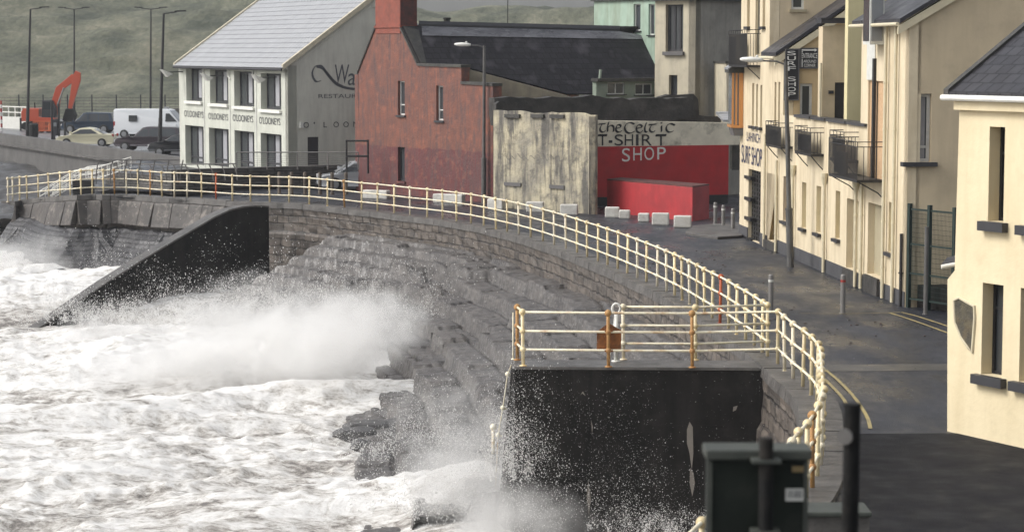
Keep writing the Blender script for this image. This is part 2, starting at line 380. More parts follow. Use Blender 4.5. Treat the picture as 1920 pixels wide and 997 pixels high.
pmat('road', (.012,.014,.020), (.028,.030,.039), scale=.28, rough=.09, rough2=.75, bump=.22, bscale=30, spots=.6, spotc=(.050,.053,.062), spscale=.45, stretch=(1.3,.5,1), spec=.5)
pmat('road_new', (.008,.008,.010), (.014,.014,.017), scale=1.6, rough=.55, rough2=.95, bump=.6, bscale=30, spots=.25, spotc=(.026,.026,.030), spscale=1.2, spec=.2)
pmat('concrete_strip', (.075,.073,.072), (.05,.05,.05), scale=.8, rough=.25, rough2=.55, bump=.1, spots=.3, spotc=(.05,.05,.05))
pmat('coping', (.12,.112,.105), (.060,.056,.053), scale=1.4, rough=.3, rough2=.6, bump=.35, bscale=6, spots=.5, spotc=(.04,.038,.036), spscale=1.5)
pmat('yellow_line', (.42,.33,.13), (.28,.23,.12), scale=3, rough=.45, bump=.1, spots=.45, spotc=(.09,.085,.07), spscale=5)
masonry_mat('sea_wall', (.105,.088,.074), (.050,.044,.040), (.014,.012,.012), .8, .36, rough=.5, streak=.45, ms=.035, bump=1.0, warp=.09)
masonry_mat('pitched_stone', (.050,.049,.052), (.028,.027,.030), (.009,.009,.010), .42, .20, rough=.45, streak=.35)
pmat('black_wall', (.011,.0105,.0105), (.020,.019,.018), scale=.8, spec=.10, rough=.65, rough2=.9, bump=.3, bscale=16, streak=.5, streakc=(.035,.032,.03), sscale=1.2, spots=.15, spotc=(.06,.055,.05), spscale=1.6)

road_poly = [Vector((p.x+.0,p.y,p.z)) for p in EDGE]
# one ground sheet, from the wall's edge to beyond the houses: each station runs inland
def ground_rows():
    inner = []
    for k in (0, .012, .05, .25, 1.0):
        r = []
        for i, p in enumerate(EDGE):
            tgt = Vector((60, p.y*1.02 if p.y > 60 else 60-(60-p.y)*1.0, 0)) if p.y < 96 else Vector((60+(0), 96+(p.y-96)*6, 0))
            q = p.lerp(tgt, k); q.z = p.z*(1-min(1, k*8)); r.append(q)
        inner.append(r)
    return inner
gx = np.concatenate([np.arange(-45, 60, 1.0)]); 
# plain big ground for town: polygon = edge line + far corners
poly = [p for p in EDGE[::3]]+[EDGE[-1]]
near = EDGE[-1]
poly2 = [Vector((near.x-2, -30, 0)), Vector((90, -30, 0)), Vector((90, 232, 0)), Vector((-18, 232, 0)), Vector((-14, 128, 0)), Vector((far_left.x+8, far_left.y+7, 0)), Vector((far_left.x+1, far_left.y+4, -.75))]
mb = MB(); P3 = poly+poly2
tr = geometry.tessellate_polygon([[Vector((p.x,p.y,0)) for p in P3]])
mb.v = [tuple(p) for p in P3]; mb.f = [tuple(t) for t in tr]
setprop(mb.build('road', 'road'), kind='structure')
def sheet(name, mat, pts, z, kind='structure'):
    return setprop(MB().prism([Vector((p[0],p[1],z)) for p in pts], (0,0,-.003)).build(name, mat), kind=kind)
# darker new tarmac beyond the joint
j0, j1 = G(1590,806), G(1800,812)
sheet('road_patch', 'road_new', [G(1605,813)[:2], (j1.x, j1.y), (14, 36), (16,-5), (3.4,-5), (3.4,20), G(1575,960)[:2], G(1590,870)[:2]], .006)
# concrete strip across the street
sheet('road_strip', 'concrete_strip', [G(1545,684)[:2], G(1790,682)[:2], G(1790,694)[:2], G(1548,697)[:2]], .006)
# coping stones along the wall (kerb of the promenade)
rows = []
inner = offs(main, OUT-.95) if (offs(main, OUT)[30]-main[30]).dot(Vector((-1,-1,0))) > 0 else offs(main, -(OUT-.95))
inn3 = resample([Vector((e.x,e.y,zt(i))) for i, e in enumerate(inner)], .35)
def resn(pts, n):
    L_ = [0]
    for a, b in zip(pts[:-1], pts[1:]): L_.append(L_[-1]+(b-a).length)
    out = []
    for k in range(n):
        t = L_[-1]*k/(n-1); i = max(j for j in range(len(L_)) if L_[j] <= t+1e-9); i = min(i, len(pts)-2)
        out.append(pts[i].lerp(pts[i+1], (t-L_[i])/max(1e-6, L_[i+1]-L_[i])))
    return out
mb = MB()
def seg_path(off, z):
    s_ = 1 if (offs(main, 1)[30]-main[30]).dot(Vector((-1,-1,0))) > 0 else -1
    e = offs(main, s_*off); out = []
    for i in range(len(e)-1):
        za, zb = zt(i), zt(i+1)
        for k in range(3):
            q = e[i].lerp(e[i+1], k/3); q.z = za+(zb-za)*k/3+z; out.append(q)
    q = e[-1].copy(); q.z = z; out.append(q); return out
def wob(path, a, seed, axis=(0,0,1)):
    r = random.Random(seed); return [p+Vector(axis)*(r.uniform(-a, a)) for p in path]
nP = 0
c_out, c_in = wob(seg_path(.40, .10), .012, 3), seg_path(-.42, .10)
c_out2, c_in2 = seg_path(.43, -.14), seg_path(-.42, 0.0)
mbs = MB(); nst = 4
for i in range(0, len(c_in)-nst, nst):
    j = i+nst; sl_z = random.Random(i).uniform(-.012,.012)
    for a_, b_ in ((i, j),):
        pa = [c_in2[i], c_in[i], c_out[i], c_out2[i]]; g_ = (c_in[j]-c_in[i]).normalized()*.012
        for k_ in range(i, j):
            q0_ = [v_[k_]+Vector((0,0,sl_z)) for v_ in (c_in2,c_in,c_out,c_out2)]; q1_ = [v_[k_+1]+Vector((0,0,sl_z)) for v_ in (c_in2,c_in,c_out,c_out2)]
            if k_ == i: q0_ = [p_+g_ for p_ in q0_]
            if k_ == j-1: q1_ = [p_-g_ for p_ in q1_]
            mbs.add(q0_+q1_, [(m_, m_+1, m_+5, m_+4) for m_ in range(3)]+([(0,1,2,3)] if k_ == i else [])+([(4,5,6,7)] if k_ == j-1 else []))
sw = mbs.build('coping', 'coping')
setprop(sw, 'broad wet grey coping along the top of the curved sea wall', 'coping')
# upper masonry face and, left of the slipway, the rough concrete tier
face_t = seg_path(.38, -.13)
def face_row(off, z, a, seed):
    r = random.Random(seed); p = seg_path(off, 0); return [Vector((q.x+r.uniform(-a,a), q.y+r.uniform(-a,a), q.z+z+r.uniform(-a,a)*.4)) for q in p]
fr = [face_t]+[face_row(.37+.0*k, -.13-.2*k, .03, 20+k) for k in range(1, 6)]+[face_row(.5, -1.3, .03, 40), face_row(.55, -2.5, .02, 41), face_row(.6, -6.0, .0, 42)]
setprop(strip(fr, 'sea_wall', 'sea_wall'), 'curved stone sea wall below the pale yellow railing', 'sea wall')

# revetment: eroded steps at the wall's foot
S0 = 21*3+3
def wall_dist(X, Y):
    P = np.stack([X.ravel(), Y.ravel()], 1); best = np.full(len(P), 1e9); bs = np.zeros(len(P)); acc = 0
    E = ED[::2]
    for a, b in zip(E[:-1], E[1:]):
        d = b-a; L_ = np.hypot(*d); t = np.clip(((P-a)@d)/(L_*L_), 0, 1); q = a+t[:,None]*d; ds = np.hypot(*(P-q).T)
        m_ = ds < best; best[m_] = ds[m_]; bs[m_] = acc+t[m_]*L_; acc += L_
    return best.reshape(X.shape), bs.reshape(X.shape)
def inside_land(X, Y):
    P = np.array([[p.x, p.y] for p in P3]); x = X.ravel(); y = Y.ravel(); c = np.zeros(len(x), bool); j = len(P)-1
    for i in range(len(P)):
        cond = ((P[i,1] > y) != (P[j,1] > y)) & (x < (P[j,0]-P[i,0])*(y-P[i,1])/(P[j,1]-P[i,1]+1e-12)+P[i,0]); c ^= cond; j = i
    return c.reshape(X.shape)
def step_height(X, Y):
    t, s = wall_dist(X, Y); wx = fbm(X*.16, Y*.16, 2, 5)-.5
    sb = s+.7*t+.5*np.floor(t/1.0+.3)*np.where(np.floor(t/1.0+.3) % 2 == 0, 1, -1)
    sec = (sb > s_brk).astype(float)+(sb > s_brk+2.2)+(sb > s_brk+5.0)+(sb > s_brk+17)+(sb > s_brk+29)
    sh = (vnoise(sec*3.7, sec*0+.5, 77)-.5)*1.5
    tr_ = np.where((sec == 1) | (sec == 2), 1.6, np.where(sec == 0, .88, 1.2))
    q = (t+sh+wx*1.0+(fbm(X*1.2, Y*1.2, 3, 8)-.5)*.14)/tr_
    fl = np.floor(q); fr_ = q-fl
    edge_ = sstep(.88, .98, fr_)                       # worn nosing: drop over the last part of each tread
    q3 = q*3; f3 = np.floor(q3); e3 = sstep(.7, .95, q3-f3)
    z = -1.05-.37*(.86*(fl+edge_)+.14*(f3+e3)/3)*tr_/.9
    jl_ = 1.5+1.2*vnoise(fl*3.1, sec*2.3, 12); js = (s+.25*(fbm(X*.9,Y*.9,2,71)-.5))/jl_+vnoise(fl*7.7, sec, 13)*5; jf_ = js-np.floor(js)
    z = z-.13*(1-sstep(.0, .12, fr_))-.12*(jf_ < .10/jl_*1.0)+(vnoise(np.floor(js)*5.3, fl*3.7, 14)-.5)*.16
    big = (sec == 1)*.35*sstep(1.0, 3, t)-(sec == 2)*.1
    z = z+big+(fbm(X*3, Y*3, 4, 3)-.5)*.05+(ridged(X*1.1, Y*1.1, 3, 4)-.5)*.05
    z = np.minimum(z, -.95)
    edgecol = sstep(s_start+3.5, s_start-1.5, s)
    return z - edgecol*4
dmin = 1e9; s_start = 0; acc = 0
tgt = G(572, 388); tg2 = G(905, 428); d2 = 1e9; s_brk = 0
for a, b in zip(EDGE[:-1], EDGE[1:]):
    if (a-Vector((tgt.x,tgt.y,0))).length < dmin: dmin = (a-Vector((tgt.x,tgt.y,0))).length; s_start = acc
    if (a-Vector((tg2.x,tg2.y,0))).length < d2: d2 = (a-Vector((tg2.x,tg2.y,0))).length; s_brk = acc
    acc += (b-a).length
xs = np.arange(-17, 6.5, .075); ys = np.arange(50.3, 104, .10)
V, F = grid(xs, ys, step_height, lambda X, Y: (~inside_land(X-.1, Y-.05)) & (step_height(X, Y) > -6.2))
pmat('wet_steps', (.105,.095,.088), (.044,.040,.039), scale=1.2, rough=.25, rough2=.6, bump=.9, bscale=12, spots=.5, spotc=(.22,.21,.20), spscale=4.5, stretch=(1,1,2.2))
m_ = MATS['wet_steps']; t_ = m_.node_tree; b_ = t_.nodes['Principled BSDF']; src_ = b_.inputs['Base Color'].links[0].from_socket
N = t_.nodes.new; L = t_.links.new
tc_ = N('ShaderNodeTexCoord'); mp_ = N('ShaderNodeMapping'); mp_.inputs['Scale'].default_value = (5.5,.7,1.2); mp_.inputs['Rotation'].default_value = (0,0,R(-18)); L(tc_.outputs['Object'], mp_.inputs[0])
ns_ = N('ShaderNodeTexNoise'); ns_.inputs['Scale'].default_value = 1.0; ns_.inputs['Detail'].default_value = 7; ns_.inputs['Roughness'].default_value = .7; L(mp_.outputs[0], ns_.inputs['Vector'])
r_ = N('ShaderNodeMapRange'); r_.inputs[1].default_value = .50; r_.inputs[2].default_value = .66; L(ns_.outputs[0], r_.inputs[0])
sx_ = N('ShaderNodeSeparateXYZ'); L(tc_.outputs['Object'], sx_.inputs[0]); r2_ = N('ShaderNodeMapRange'); r2_.inputs[1].default_value = -2.5; r2_.inputs[2].default_value = -6.5; r2_.inputs[3].default_value = .06; r2_.inputs[4].default_value = .6; L(sx_.outputs[0], r2_.inputs[0])
mu_ = N('ShaderNodeMath'); mu_.operation = 'MULTIPLY'; L(r_.outputs[0], mu_.inputs[0]); L(r2_.outputs[0], mu_.inputs[1])
mx_ = N('ShaderNodeMix'); mx_.data_type = 'RGBA'; L(mu_.outputs[0], mx_.inputs[0]); L(src_, mx_.inputs[6]); mx_.inputs[7].default_value = (.42,.41,.40,1); L(mx_.outputs[2], b_.inputs['Base Color'])
setprop(npmesh('revetment', V, F, 'wet_steps', False), 'worn stepped stone revetment under the sea wall streaming with water', 'revetment')
# far tiers left of the slipway
pth = seg_path(.6, 0)
k1 = 20*3; lowt = []
for zz, oo in ((-1.25,.62),(-1.32,.9),(-1.7,1.35),(-2.1,1.7),(-2.5,2.2),(-3.0,2.7),(-3.5,3.2),(-5,4.6)):
    s_ = seg_path(oo, 0)[:k1]; r = random.Random(int(oo*10)); lowt.append([Vector((q.x+r.uniform(-.06,.06),q.y+r.uniform(-.06,.06),zz-.2+r.uniform(-.05,.05))) for q in s_])
setprop(strip(lowt, 'pitched_apron', 'pitched_stone'), 'pitched stone apron at the foot of the far sea wall', 'stone apron')
mb = MB()   # rough concrete tier, cracked into blocks
ptm = seg_path(.45, 0)[:k1+2]; r = random.Random(5); i = 0
pmat('cracked_concrete', (.075,.066,.060), (.040,.036,.034), scale=1.6, rough=.5, bump=1.0, bscale=3, spots=.8, spotc=(.22,.195,.17), spscale=2.2)
while i < len(ptm)-3:
    n = r.choice((2,3,4)); seg = ptm[i:i+n+1]; a, b = seg[0], seg[-1]; d = (b-a).normalized(); nrm = Vector((d.y,-d.x,0)); 
    if nrm.dot(Vector((-.3,-1,0))) < 0: nrm = -nrm
    th = r.uniform(.13,.17); zt_ = a.z-.16-r.uniform(0,.06); g = d*.012
    mb.prism([a+g+Vector((0,0,-.14)), b-g+Vector((0,0,-.14)), b-g+nrm*th*.6+Vector((0,0,-.22)), a+g+nrm*th*.6+Vector((0,0,-.2))], (nrm*th*.5+Vector((0,0,-.0)))) if False else None
    A0, B0 = a+g, b-g
    top, bot = -.15, -1.26-r.uniform(0,.05)
    poly_ = [A0+Vector((0,0,top)), A0+nrm*th*.5+Vector((0,0,top-.06)), A0+nrm*(th+.25)+Vector((0,0,bot)), A0+Vector((0,0,bot))]
    mb.prism(poly_, (B0-A0))
    i += n
setprop(mb.build('concrete_facing', 'cracked_concrete', bevel=.03), 'cracked blocky concrete facing under the far promenade railing', 'concrete facing')

# slipway wing wall (black, sloping)
pl_s = Pl(G(502,388), (G(110,600,-4)-G(502,388)))
o_ = [pl_s.uv(x, y) for x, y in [(504,389),(480,388),(455,390),(430,396),(402,409),(380,422),(300,469),(200,531),(110,592),(60,625)]]
out = o_+[(o_[-1][0], -7), (o_[0][0], -7)]
mb = MB(); mb.wall(pl_s, out, thick=.55); sl = mb.build('slipway_wall', 'black_wall')
setprop(sl, 'black sloping wing wall running down into the surf', 'wing wall')
mb = MB()
for (a, b) in zip(o_[:-1], o_[1:]):
    P = [pl_s.p(a[0], a[1]+.004, .03), pl_s.p(b[0], b[1]+.004, .03), pl_s.p(b[0], b[1]+.004, -.58), pl_s.p(a[0], a[1]+.004, -.58)]
    mb.prism(P, (0,0,.07))
mb.build('capping', 'coping', sl)

# jetty
jf = Pl(G(965,692), (G(1445,694)-G(965,692)))
u1 = jf.uv(1445, 694)[0]+.1
mb = MB()
A, B = jf.p(0,0), jf.p(u1,0); bk = -1.12
tops = [jf.p(0,0), jf.p(u1,0), jf.p(u1,0,bk), jf.p(-.10,0,bk)]
bots = [jf.p(-.02,-7), jf.p(u1,-7), jf.p(u1,-7,bk-.8), jf.p(-.75,-7,bk-.5)]
mb.add(tops+bots, [(0,1,2,3),(4,5,6,7),(0,1,5,4),(1,2,6,5),(2,3,7,6),(3,0,4,7)])
jt = mb.build('jetty', 'black_wall'); setprop(jt, 'tall black concrete jetty wall with railings on its top', 'jetty')
mb = MB(); mb.prism([jf.p(-.02,.0,.02), jf.p(u1,.0,.02), jf.p(u1,.0,bk), jf.p(-.14,.0,bk)], (0,0,.06)); mb.build('capping', 'coping', jt)
mb = MB()
for zz in (-1.25, -2.5, -3.75): mb.pbox(jf, .02, zz, u1, zz+.025, 0, .006)
mb.build('shutter_line', 'black_wall', jt)
flat('lime', (.21,.19,.165), .8)
mb = MB()   # lime run stains: thin crusts on the face
for pts in ([(1293,790),(1299,800),(1300,850),(1297,880),(1293,850),(1288,830),(1288,805)], [(1294,876),(1300,885),(1303,905),(1298,930),(1293,905)], [(1108,690+240/2.5),(1112,800),(1110,812)], [(1103,900),(1108,935),(1104,965),(1100,930)],
            [(1375,762),(1383,760),(1380,768),(1374,771)], [(1088,740),(1093,733),(1098,742),(1092,737)]):
    q = [jf.uv(*p) for p in pts]; mb.prism([jf.p(a,b,.012) for a,b in q], jf.n*-.01)
mb.build('lime_stain', 'lime', jt)

# -------------------------------------------------------------- railings
def post_mesh(name, mat, h=1.2):
    mb = MB(); mb.tube([(0,0,0),(0,0,h)], .038, 10); mb.lathe([(.085,0),(.085,.018),(.05,.03)], (0,0,0), 12)
    for z in (.37,.78,h): mb.ball((0,0,z), .068 if z < 1 else .078)
    o = mb.build(name, mat, smooth=True); me = o.data; bpy.data.objects.remove(o); return me
PM = {k: post_mesh('post', m_) for k, m_ in dict(y='post_paint', p='post_pale', r='rust_red', o='rust_orange').items()}
RB_BASE = .1
def railing(pts, label, marks={}, heights=(.37,.78,1.2), skip_base=0.0, base=RB_BASE):
    root = thing('railing', pts[len(pts)//2]+Vector((0,0,base)), label, 'railing')
    r = random.Random(len(pts))
    for i, p in enumerate(pts):
        k = marks.get(i, 'y' if r.random() < .72 else 'p')
        o = bpy.data.objects.new('post', PM[k]); COL.objects.link(o); o.parent = root
        o.location = p+Vector((0,0,base-skip_base))-Vector(root.location); o.rotation_euler = (r.uniform(-.02,.02), r.uniform(-.02,.02), 0)
        if k == 'r': o['label'] = 'red-painted rusty post'
    for h in heights:
        mb = MB(); mb.tube([p+Vector((0,0,h+base-skip_base)) for p in pts], .027, 8); mb.build('rail', 'rail_paint', root, smooth=True)
    return root
jb = [G(1304,680), G(1169,679)]
ptsA = RA+[jb[0], jb[1]]
PJ = .0
raise_ = lambda pts: [Vector((p.x,p.y,p.z-.0)) for p in pts]
railing([Vector((p.x,p.y,p.z)) for p in ptsA], 'long cream promenade railing following the curved sea wall to the jetty', {19:'r', 59:'r', 26:'o', 11:'o', 14:'o'}, base=0.06)
ptsB = [G(970,680), G(981,691), G(1141,693), G(1298,694)]+RB
railing(ptsB, 'rusting yellow railing along the jetty front and near pavement', {0:'o', 2:'o', 3:'o', 19:'o'}, base=0.06)
# descending handrail on the seaward end
hp = [D(962,676,50.3), D(952,701,50.6), D(943,764,50.8), D(934,815,51.0)]
root = thing('handrail', hp[0], 'pale handrail dropping down the seaward end of the jetty', 'handrail')
mb = MB(); mb.tube([hp[0]+Vector((0,0,1.1))]+hp+[hp[-1]+Vector((-.06,.1,-1.2))], .016, 8); mb.build('rail', 'rail_paint', root, smooth=True)
for i in (0,1,2,3):
    mb = MB(); mb.ball(hp[i], .06); mb.tube([hp[i], hp[i]+Vector((.10,.0,-.03))], .02, 8); mb.build('bracket', 'rail_paint', root, smooth=True)
mb = MB(); mb.ball(D(925,800,49.6), .08); mb.tube([D(925,800,49.6), D(925,850,49.6)], .04, 8); mb.build('post', 'rail_paint', root, smooth=True)
# tall white stanchion with ring at the gap
p = G(1155,678,.06); root = thing('stanchion', p, 'white iron stanchion with an eye at its top behind the rusty plate', 'stanchion')
mb = MB(); mb.tube([p, p+Vector((0,0,1.12))], .045, 10); mb.lathe([(.1,0),(.1,.03)], p, 12)
mb.build('pillar', 'white_paint', root, smooth=True)
mb = MB(); mb.tube([p+Vector((.09*math.cos(a),0,1.2+.11*math.sin(a))) for a in [2*math.pi*i/14 for i in range(15)]], .028, 8, False); mb.tube([p+Vector((-.03,-.1,1.1)), p+Vector((-.16,-.35,.02))], .012, 6); mb.build('eye', 'white_paint', root, smooth=True)
# rusty plate
pp = Pl(G(1141,693)+Vector((0,.10,0)), (1,0))
poly_ = [pp.uv(x, y) for x, y in [(1119,622),(1141,605),(1165,619),(1164,657),(1140,656),(1119,655)]]
root = thing('sign_plate', pp.p(*pp.uv(1141,656)), 'rusty six-sided plate bolted to a jetty railing post', 'sign')
MB().prism([pp.p(a,b,.0) for a,b in poly_], pp.n*.02).build('plate', 'rust', root)
mb = MB()
for y in (618.5, 656): a,b = pp.uv(1141,y); mb.pbox(pp, a-.09, b-.02, a+.09, b+.02, .022, .14)
mb.build('clamp', 'rust', root)

# -------------------------------------------------------------- sea
def sea_z(X, Y):
    a = np.radians(12); u = X*np.cos(a)+Y*np.sin(a); v = -X*np.sin(a)+Y*np.cos(a)
    wv = fbm(u*.06, v*.06, 2, 50)*6
    z = .75*(1-np.abs(np.sin(v*.21+wv*.5)))**1.6+.20*np.sin(v*.95+u*.12+wv*1.7)-.25
    rough_ = .35+1.1*sstep(.35,.65,fbm(u*.16+3, v*.14, 2, 80))
    z = z+(ridged(u*.16, v*.34, 4, 60)-.55)*.95*(.4+.9*fbm(u*.1, v*.14, 2, 8))+(ridged(u*.45, v*.75, 4, 61)-.5)*.34*rough_+(ridged(u*1.5, v*2.0, 3, 62)-.5)*.13*rough_+(fbm(u*5, v*5, 2, 63)-.5)*.05
    # breaking swell in the bay
    c = G(420,700,-4); dd = ((X-c.x)/6.0)**2+((Y-c.y)/3.2)**2
    z = z+1.5*np.exp(-dd)*(.55+.9*fbm(X*.7, Y*.7, 4, 3))
    c = G(330,640,-4); dd = ((X-c.x)/4.0)**2+((Y-c.y)/2.4)**2; z = z+.8*np.exp(-dd)*(.5+fbm(X, Y, 4, 3))
    c = G(900,960,-4); dd = ((X-c.x)/1.8)**2+((Y-c.y)/3.0)**2; z = z+.8*np.exp(-dd)*(.5+fbm(X, Y, 4, 3))
    c = G(720,820,-4); dd = ((X-c.x)/2.6)**2+((Y-c.y)/3.4)**2; z = z-.35*np.exp(-dd)
    z = z+1.15*sstep(92, 104, Y)*sstep(-9, -17, X)*(.55+.9*fbm(X*.5, Y*.5, 4, 91))
    return -4.0+z*.78
m, t, b = new_mat('sea'); N = t.nodes.new; L = t.links.new
tc = N('ShaderNodeTexCoord'); mp = N('ShaderNodeMapping'); mp.inputs['Scale'].default_value = (.5,.85,.7); mp.inputs['Rotation'].default_value = (0,0,R(-10)); L(tc.outputs['Object'], mp.inputs[0])
def nz(s_, d_, r_, dist=0):
    n = N('ShaderNodeTexNoise'); n.inputs['Scale'].default_value = s_; n.inputs['Detail'].default_value = d_; n.inputs['Roughness'].default_value = r_; n.inputs['Distortion'].default_value = dist; L(mp.outputs[0], n.inputs['Vector']); return n.outputs[0]
n1 = nz(1.6, 12, .76, .6); n2 = nz(.16, 3, .5, .4); n3 = nz(7, 10, .78, .3)
sx = N('ShaderNodeSeparateXYZ'); L(tc.outputs['Object'], sx.inputs[0])
mr0 = N('ShaderNodeMapRange'); mr0.inputs[1].default_value = -4.5; mr0.inputs[2].default_value = -3.4; mr0.inputs[3].default_value = -.07; mr0.inputs[4].default_value = .08; L(sx.outputs[2], mr0.inputs[0])
ad = N('ShaderNodeMath'); ad.operation = 'ADD'; L(n1, ad.inputs[0]); L(mr0.outputs[0], ad.inputs[1])
ad2 = N('ShaderNodeMath'); ad2.operation = 'MULTIPLY_ADD'; L(n2, ad2.inputs[0]); ad2.inputs[1].default_value = .30; L(ad.outputs[0], ad2.inputs[2])
ad3 = N('ShaderNodeMath'); ad3.operation = 'MULTIPLY_ADD'; L(n3, ad3.inputs[0]); ad3.inputs[1].default_value = .46; L(ad2.outputs[0], ad3.inputs[2])
cr = N('ShaderNodeValToRGB'); e = cr.color_ramp; e.elements[0].position = .745; e.elements[0].color = (.16,.145,.135,1); e.elements[1].position = .975; e.elements[1].color = (.80,.79,.77,1)
x_ = e.elements.new(.815); x_.color = (.36,.335,.305,1); x_ = e.elements.new(.88); x_.color = (.60,.58,.55,1)
L(ad3.outputs[0], cr.inputs[0]); L(cr.outputs[0], b.inputs['Base Color'])
mr = N('ShaderNodeMapRange'); mr.inputs[1].default_value = .62; mr.inputs[2].default_value = .8; mr.inputs[3].default_value = .2; mr.inputs[4].default_value = .85; L(ad3.outputs[0], mr.inputs[0]); L(mr.outputs[0], b.inputs['Roughness'])
bp = N('ShaderNodeBump'); bp.inputs['Strength'].default_value = .9; bp.inputs['Distance'].default_value = .12; L(ad3.outputs[0], bp.inputs['Height']); L(bp.outputs[0], b.inputs['Normal'])
b.inputs['Subsurface Weight'].default_value = 0
def sg(a, b, n, p): t_ = np.linspace(0, 1, n); return a+(b-a)*t_**p
V, F = grid(np.arange(-26, 8, .09), np.arange(44, 135, .14), sea_z)
o1 = npmesh('sea', V, F, 'sea'); setprop(o1, kind='structure')
V, F = grid(np.linspace(-500, 60, 90), np.linspace(-40, 175, 60), lambda X, Y: -4.9+(fbm(X*.2, Y*.2, 3, 2)-.5)*.6)
o2 = npmesh('outer_sea', V, F, 'sea'); setprop(o2, kind='structure')

# -------------------------------------------------------------- rocks
pmat('wet_rock', (.075,.072,.07), (.04,.039,.04), scale=1.2, rough=.25, rough2=.5, bump=.6, bscale=3.5, spots=.25, spotc=(.2,.19,.18))
def rock_mesh(seed):
    import bmesh
    bm = bmesh.new(); bmesh.ops.create_icosphere(bm, subdivisions=3, radius=1); r = random.Random(seed)
    pls = [(Vector((r.uniform(-1,1),r.uniform(-1,1),r.uniform(-.6,1))).normalized(), r.uniform(.55,.85)) for _ in range(9)]
    for v in bm.verts:
        for n_, d_ in pls:
            k = v.co.dot(n_)
            if k > d_: v.co -= n_*(k-d_)*.92
        v.co *= 1+.04*math.sin(v.co.x*9+seed)*math.sin(v.co.y*8)
    me = bpy.data.meshes.new('rock'); bm.to_mesh(me); bm.free(); me.materials.append(M['wet_rock']); return me
RM = [rock_mesh(i) for i in range(6)]
rocks = [(20,487,.7),(60,470,1.0),(110,462,1.4),(150,480,1.2),(178,505,1.1),(128,520,.8),(95,505,.7),(8,515,.6),(70,440,1.2),(30,452,.8),(25,545,.45),(200,470,1.0),(165,455,1.3),(120,440,1.1)]
for i, (x, y, s_) in enumerate(rocks):
    p = G(x, y, -3.9); o = bpy.data.objects.new('boulder', RM[i % 6]); COL.objects.link(o); zb = -3.55+max(0,(505-y))*.016; s_ *= .62; p = G(x, y, zb); o.location = (p.x, p.y-.8, zb+s_*.1); o.scale = (s_*1.5, s_*1.1, s_*.95); o.rotation_euler = (0,0,i*1.3)
    setprop(o, 'dark wet boulder in the surf at the foot of the far sea wall', 'boulder', 'boulders below the far sea wall')
rocks2 = [(690,800,.55),(725,775,.42),(760,772,.4),(745,800,.5),(700,770,.3),(775,790,.3),(668,812,.5),(735,815,.42),(708,745,.35),(742,748,.3),(770,757,.28),(680,830,.35)]
for i, (x, y, s_) in enumerate(rocks2):
    p = G(x, y, -4.0); o = bpy.data.objects.new('boulder', RM[(i*5) % 6]); COL.objects.link(o); o.location = (p.x, p.y, -4.05+s_*.05); o.scale = (s_*1.4, s_*1.1, s_*.6); o.rotation_euler = (0,0,i*2.1)
    setprop(o, 'low rounded grey rock awash at the foot of the steps', 'boulder', 'rocks awash below the steps')
def shelf_z(X, Y):
    return -2.9+1.1*sstep(135, 170, Y)+(ridged(X*.18, Y*.3, 4, 15)-.5)*1.4+(fbm(X, Y, 3, 4)-.5)*.4
V, F = grid(np.arange(-75, -14, .45), np.arange(124, 190, .5), shelf_z)
setprop(npmesh('rocky_shore', V, F, 'wet_rock'), kind='structure')

# pebbles and weed thrown over the wall onto the road
C_ = []; rr_ = np.random.default_rng(3)
for (x, y, sx_, sy_, n_) in [(1200,500,90,40,260),(1400,600,60,30,140),(1650,620,90,30,60),(1000,430,120,12,120),(700,385,160,6,80)]:
    for k_ in range(n_):
        p_ = G(x+rr_.normal()*sx_, y+abs(rr_.normal())*-.2*sy_+rr_.normal()*sy_*.4, 0.012); C_.append((p_.x, p_.y, p_.z))
pmat('weed', (.07,.035,.025), (.05,.05,.05), scale=3, rough=.4, bump=0)
C_ = np.array(C_); land_ = inside_land(C_[:,0]-.5, C_[:,1]-.3) & inside_land(C_[:,0]-.9, C_[:,1]-.9); C_ = C_[land_]
B_ = np.array([[1,0,0],[-1,0,0],[0,1,0],[0,-1,0],[0,0,.45],[0,0,-.2]]); T_ = np.array([[0,2,4],[2,1,4],[1,3,4],[3,0,4],[2,0,5],[1,2,5],[3,1,5],[0,3,5]])
S_ = .02+.06*rr_.random(len(C_))**3; an_ = rr_.random(len(C_))*6.28
Bx = B_[None,:,0]*np.cos(an_)[:,None]-B_[None,:,1]*np.sin(an_)[:,None]*.6; By = B_[None,:,0]*np.sin(an_)[:,None]+B_[None,:,1]*np.cos(an_)[:,None]*.6
V_ = np.stack([Bx, By, np.broadcast_to(B_[None,:,2], Bx.shape)], -1)*S_[:,None,None]+C_[:,None,:]
F_ = (T_[None]+(np.arange(len(C_))*6)[:,None,None]).reshape(-1,3)
setprop(npmesh('shingle', V_.reshape(-1,3), F_, 'weed', False), 'brown weed and small stones strewn over the wet road', 'debris', None, 'stuff')
# ================================================================== BEYOND: car park, dunes
cw0, cw1 = G(0,250,.55), G(345,296,.55)
cdv = (cw1-cw0).normalized(); cwA = cw0-cdv*30; cwB = cw1+cdv*6
poly_ = [Vector((p.x,p.y,-.008)) for p in (cwA, cwB)]+[Vector((0,150,-.008)), Vector((30,232,-.008)), Vector((-90,232,-.008))]
pmat('car_park', (.10,.10,.105), (.14,.14,.145), scale=.3, rough=.2, rough2=.5, bump=.1)
setprop(MB().prism(poly_, (0,0,-.02)).build('car_park', 'car_park'), kind='structure')
pmat('grey_concrete', (.115,.11,.105), (.075,.072,.07), scale=.7, rough=.5, bump=.2, streak=.45, streakc=(.07,.068,.066))
cwp = Pl(cwA, cdv); Lc = (cwB-cwA).length
mb = MB(); mb.pbox(cwp, 0, -.3, Lc, .55, -.35, 0); mb.pbox(cwp, 0, -4, Lc, -.3, -.4, .25); o = mb.build('harbour_wall', 'grey_concrete')
